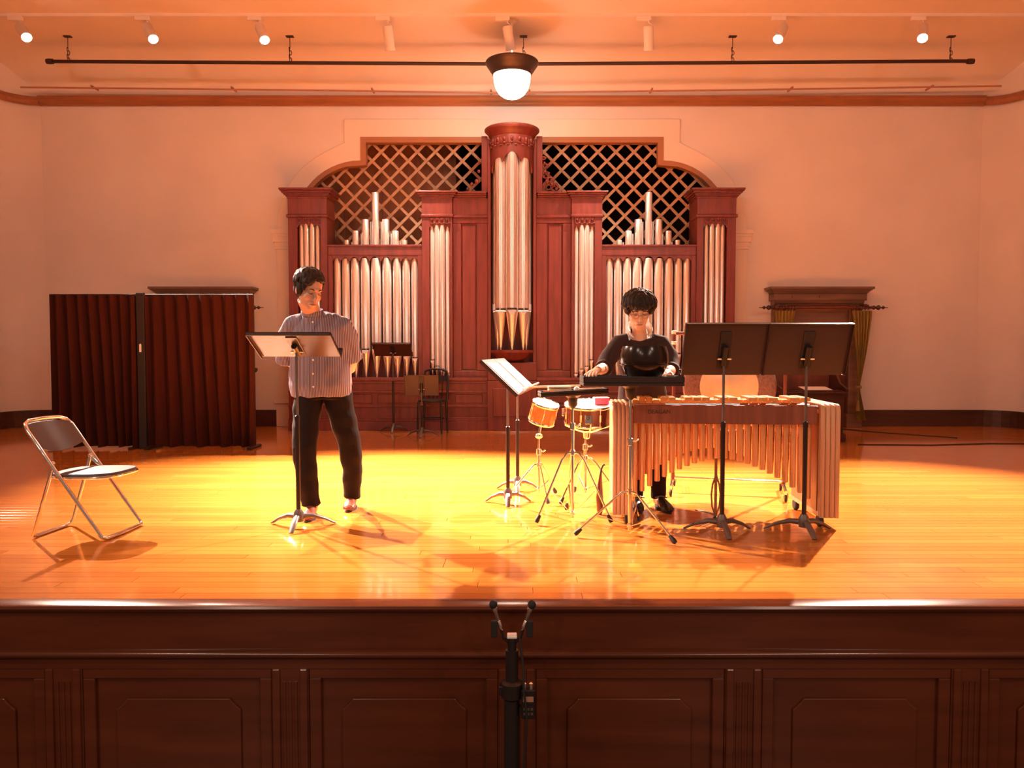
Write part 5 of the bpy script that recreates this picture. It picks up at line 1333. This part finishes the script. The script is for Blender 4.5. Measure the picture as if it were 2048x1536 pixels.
# trousers
tr = [limb([(-1.34, 5.455, 0.80), (-1.34, 5.455, 0.90)], [(0.125, 0.175), (0.115, 0.16)], 20, up=(0, 1, 0))]
tr.append(limb([(-1.435, 5.45, 0.87), (-1.44, 5.38, 0.66), (-1.432, 5.275, 0.46), (-1.41, 5.26, 0.27), (-1.388, 5.27, 0.10), (-1.386, 5.272, 0.075)], [(0.105, 0.098), (0.096, 0.092), (0.082, 0.080), (0.072, 0.071), (0.064, 0.061), (0.066, 0.062)], 20))
tr.append(limb([(-1.25, 5.465, 0.87), (-1.205, 5.465, 0.66), (-1.155, 5.475, 0.46), (-1.15, 5.52, 0.27), (-1.165, 5.56, 0.10), (-1.168, 5.565, 0.075)], [(0.105, 0.098), (0.096, 0.092), (0.080, 0.078), (0.071, 0.070), (0.062, 0.060), (0.064, 0.061)], 20))
to = fuse(tr, 'trousers', 0.006, 6, 'trouser', man, MO, 'dark charcoal trousers')
wrinkle(to, 0.010, 9.0, 9.1, 1.3)
shoe(man, (-1.383, 5.315, 0), (-1.36, 5.06, 0), 'shoe', MO)
shoe(man, (-1.172, 5.62, 0), (-1.155, 5.375, 0), 'shoe', MO)
# hair: side parted, covering ears' tops
hr = []
def HE(T, c, r, rot=None):
    b = MB(); b.T = T; b.ball(c, r, 24, 16, rot); hr.append(b)
HE(HT, (0, 0.030, 0.050), (0.082, 0.092, 0.074)); HE(HT, (0, 0.048, 0.0), (0.080, 0.068, 0.082))
HE(HT, (-0.068, 0.006, 0.010), (0.020, 0.046, 0.055)); HE(HT, (0.066, 0.012, 0.022), (0.020, 0.046, 0.045))
HE(HT, (-0.040, -0.046, 0.070), (0.044, 0.036, 0.030), Matrix.Rotation(R(-28), 3, 'Y')); HE(HT, (0.018, -0.046, 0.086), (0.052, 0.032, 0.020), Matrix.Rotation(R(12), 3, 'Y'))
HE(HT, (-0.064, -0.040, 0.036), (0.014, 0.026, 0.034))
hr += strands(HT, (0, 0.026, 0.046), (0.093, 0.106, 0.090), 44, 11, lambda a: 0.92 if math.sin(a) < -0.55 else (1.60 if math.sin(a) < 0.0 else 2.05), 0.0075)
wrinkle(fuse(hr, 'hair', 0.003, 1, 'hair', man, MO, 'short dark brown hair'), 0.006, 55.0, 1.0, 0.35)

# ---- the percussionist
WO = Vector((0.93, 5.50, 0.0))
wom = thing('person', 'person with a dark bowl haircut and dark top leaning over the bowl', 'person', WO)
HW = Matrix.Translation((0.874, 5.32, 1.420)) @ Matrix.Rotation(R(-3), 4, 'Z') @ Matrix.Rotation(R(24), 4, 'X') @ Matrix.Diagonal((1.05, 1.05, 1.05, 1))
body = head_shapes(HW, 0.98, 1.0)
neck_top = HW @ Vector((0, 0.02, -0.06))
body.append(limb([(0.905, 5.46, 1.20), (0.897, 5.44, 1.275), neck_top], [0.06, 0.049, 0.048]))
body.append(limb([(0.95, 5.61, 0.80), (0.945, 5.59, 0.92), (0.93, 5.54, 1.05), (0.915, 5.49, 1.16), (0.905, 5.465, 1.235)], [(0.10, 0.14), (0.095, 0.125), (0.095, 0.135), (0.09, 0.14), (0.06, 0.08)], 20, up=(0, 1, 0)))
aR = [(0.775, 5.47, 1.20), (0.69, 5.40, 1.09), (0.635, 5.30, 1.02), (0.59, 5.12, 1.015), (0.545, 4.95, 1.012)]
aL = [(1.04, 5.47, 1.20), (1.095, 5.41, 1.09), (1.095, 5.31, 1.005), (1.045, 5.12, 1.00), (1.00, 4.96, 1.005)]
for a in (aR, aL): body.append(limb(a, [0.050, 0.044, 0.040, 0.036, 0.026]))
body += hand(frame(aR[-1], (-0.35, -0.9, -0.12), (0, 0, 1)), 1, 0.22)
body += hand(frame(aL[-1], (-0.45, -0.85, -0.10), (0, 0, 1)), -1, 0.3)
lR = [(0.89, 5.61, 0.80), (0.885, 5.60, 0.60), (0.88, 5.585, 0.42), (0.90, 5.57, 0.22), (0.905, 5.565, 0.07)]
lL = [(1.02, 5.61, 0.80), (1.035, 5.60, 0.60), (1.05, 5.585, 0.42), (1.065, 5.57, 0.22), (1.065, 5.565, 0.07)]
for a in (lR, lL):
    body.append(limb(a, [0.078, 0.065, 0.048, 0.042, 0.032]))
    body.append(limb([a[-1], Vector(a[-1]) + Vector((0, -0.10, -0.035))], [0.030, 0.024]))
fuse(body, 'body', 0.0038, 3, 'skinw', wom, WO, 'fair skin of face, neck, forearms and hands')
face_parts(HW, wom, WO, -0.002)
# spectacles
gpar = None
for s in (-1, 1):
    b = MB(); b.T = HW; b.path([(s * (0.033 + 0.024 * math.cos(a)), -0.100 + 0.012 * abs(math.cos(a)) * (1 if s * math.cos(a) * s > 0 else 0), -0.006 + 0.017 * math.sin(a)) for a in [k * 6.2832 / 18 for k in range(18)]], 0.0013, 6, closed=True); b.build('spectacle_rim', 'glasswire', wom, True, off=WO)
    b = MB(); b.T = HW; b.path([(s * 0.057, -0.088, -0.003), (s * 0.078, -0.02, 0.0), (s * 0.080, 0.01, 0.002)], 0.0013, 6); b.build('spectacle_temple', 'glasswire', wom, True, off=WO)
b = MB(); b.T = HW; b.path([(-0.009, -0.101, -0.002), (0, -0.104, 0.001), (0.009, -0.101, -0.002)], 0.0013, 6); b.build('spectacle_bridge', 'glasswire', wom, True, off=WO)
# dark knit top
tp = [limb([(0.95, 5.61, 0.72), (0.95, 5.61, 0.82), (0.945, 5.59, 0.94), (0.93, 5.54, 1.06), (0.917, 5.495, 1.14), (0.908, 5.475, 1.20), (0.903, 5.462, 1.235)], [(0.135, 0.185), (0.13, 0.175), (0.125, 0.165), (0.122, 0.172), (0.112, 0.172), (0.088, 0.150), (0.070, 0.105)], 24, up=(0, 1, 0))]
for a, s in ((aR, -1), (aL, 1)):
    w_ = Vector(a[2]); f = Vector(a[3])
    tp.append(limb([(a[0][0] - s * 0.05, 5.465, 1.20), (a[0][0] + s * 0.01, 5.468, 1.19), Vector(a[1]) + Vector((s * 0.004, 0, 0.01)), w_, w_ + (f - w_) * 0.34], [0.068, 0.068, 0.064, 0.062, 0.060]))
tpo = fuse(tp, 'knit_top', 0.006, 7, 'top', wom, WO, 'dark brown knit top with three-quarter sleeves')
wrinkle(tpo, 0.008, 11.0, 3.3, 0.8)
# white collar lying around the neck
for s in (-1, 1):
    cp = []
    for k in range(12):
        a = R(100 - 150 * k / 11)           # from the nape round the side to the throat
        cp.append(Vector((0.898 + s * 0.076 * math.cos(a), 5.435 + 0.072 * math.sin(a), 1.300 + 0.030 * math.sin(a) - 0.045 * max(0, k - 5) / 6)) - WO)
    MB().path(cp, [(0.022, 0.007)] * 2 + [(0.028, 0.011)] * 7 + [(0.026, 0.010), (0.016, 0.006), (0.005, 0.003)], 10, up=(0, 0, 1)).build('white_collar', 'collar', wom, True)
# gold print on the chest
gx, gz = 0.80 - WO.x, 1.115
g_ = MB()
for k in range(5):
    xx = gx - 0.03 + 0.015 * k
    pts = [(xx + 0.006 * math.sin(j + k), front_y(tpo, xx, gz - 0.05 + 0.022 * j) - 0.001, gz - 0.05 + 0.022 * j) for j in range(5)]
    g_.path(pts, [(0.0015, 0.006)] * 5, 6, up=(0, -1, 0))
go_ = g_.build('gold_print', 'gold', tpo, True); go_['kind'] = 'stuff'
# dark trousers
tr = [limb([(0.955, 5.61, 0.72), (0.955, 5.61, 0.82)], [(0.12, 0.165), (0.11, 0.15)], 20, up=(0, 1, 0))]
for a in (lR, lL):
    tr.append(limb([a[0], a[1], a[2], a[3], (a[4][0], a[4][1], 0.065)], [0.092, 0.082, 0.068, 0.058, 0.052], 18))
tr_o = fuse(tr, 'trousers', 0.006, 6, 'trouser', wom, WO, 'black trousers')
wrinkle(tr_o, 0.006, 12.0, 2.1, 1.3)
for a, tx in ((lR, 0.885), (lL, 1.105)):
    s_ = shoe(wom, (a[4][0], a[4][1] + 0.055, 0), (tx, 5.325, 0), 'blackshoe', WO)
    lc = MB().path([Vector((a[4][0] - 0.04, 5.48, 0.085)) - WO, Vector((a[4][0], 5.465, 0.10)) - WO, Vector((a[4][0] + 0.045, 5.48, 0.085)) - WO], 0.005, 6)
    lc.build('shoe_strap', 'steel', s_, True)
# bowl-cut hair with a full fringe
hr = []
HE(HW, (0, 0.018, 0.046), (0.094, 0.104, 0.080)); HE(HW, (0, 0.045, 0.0), (0.092, 0.075, 0.080))
HE(HW, (-0.076, 0.0, 0.022), (0.026, 0.060, 0.050)); HE(HW, (0.076, 0.0, 0.022), (0.026, 0.060, 0.050))
HE(HW, (0, -0.068, 0.056), (0.074, 0.034, 0.036))
hr += strands(HW, (0, 0.008, 0.034), (0.110, 0.118, 0.100), 56, 23, lambda a: 1.46 if math.sin(a) < -0.6 else (1.75 if math.sin(a) < 0.2 else 2.05), 0.0085)
hr += strands(HW, (0, 0.008, 0.036), (0.106, 0.116, 0.100), 40, 29, lambda a: 1.40 if math.sin(a) < -0.6 else (1.66 if math.sin(a) < 0.2 else 2.0), 0.0075)
wrinkle(fuse(hr, 'hair', 0.003, 1, 'hair', wom, WO, 'thick dark brown bowl-cut hair'), 0.007, 60.0, 2.0, 0.22)
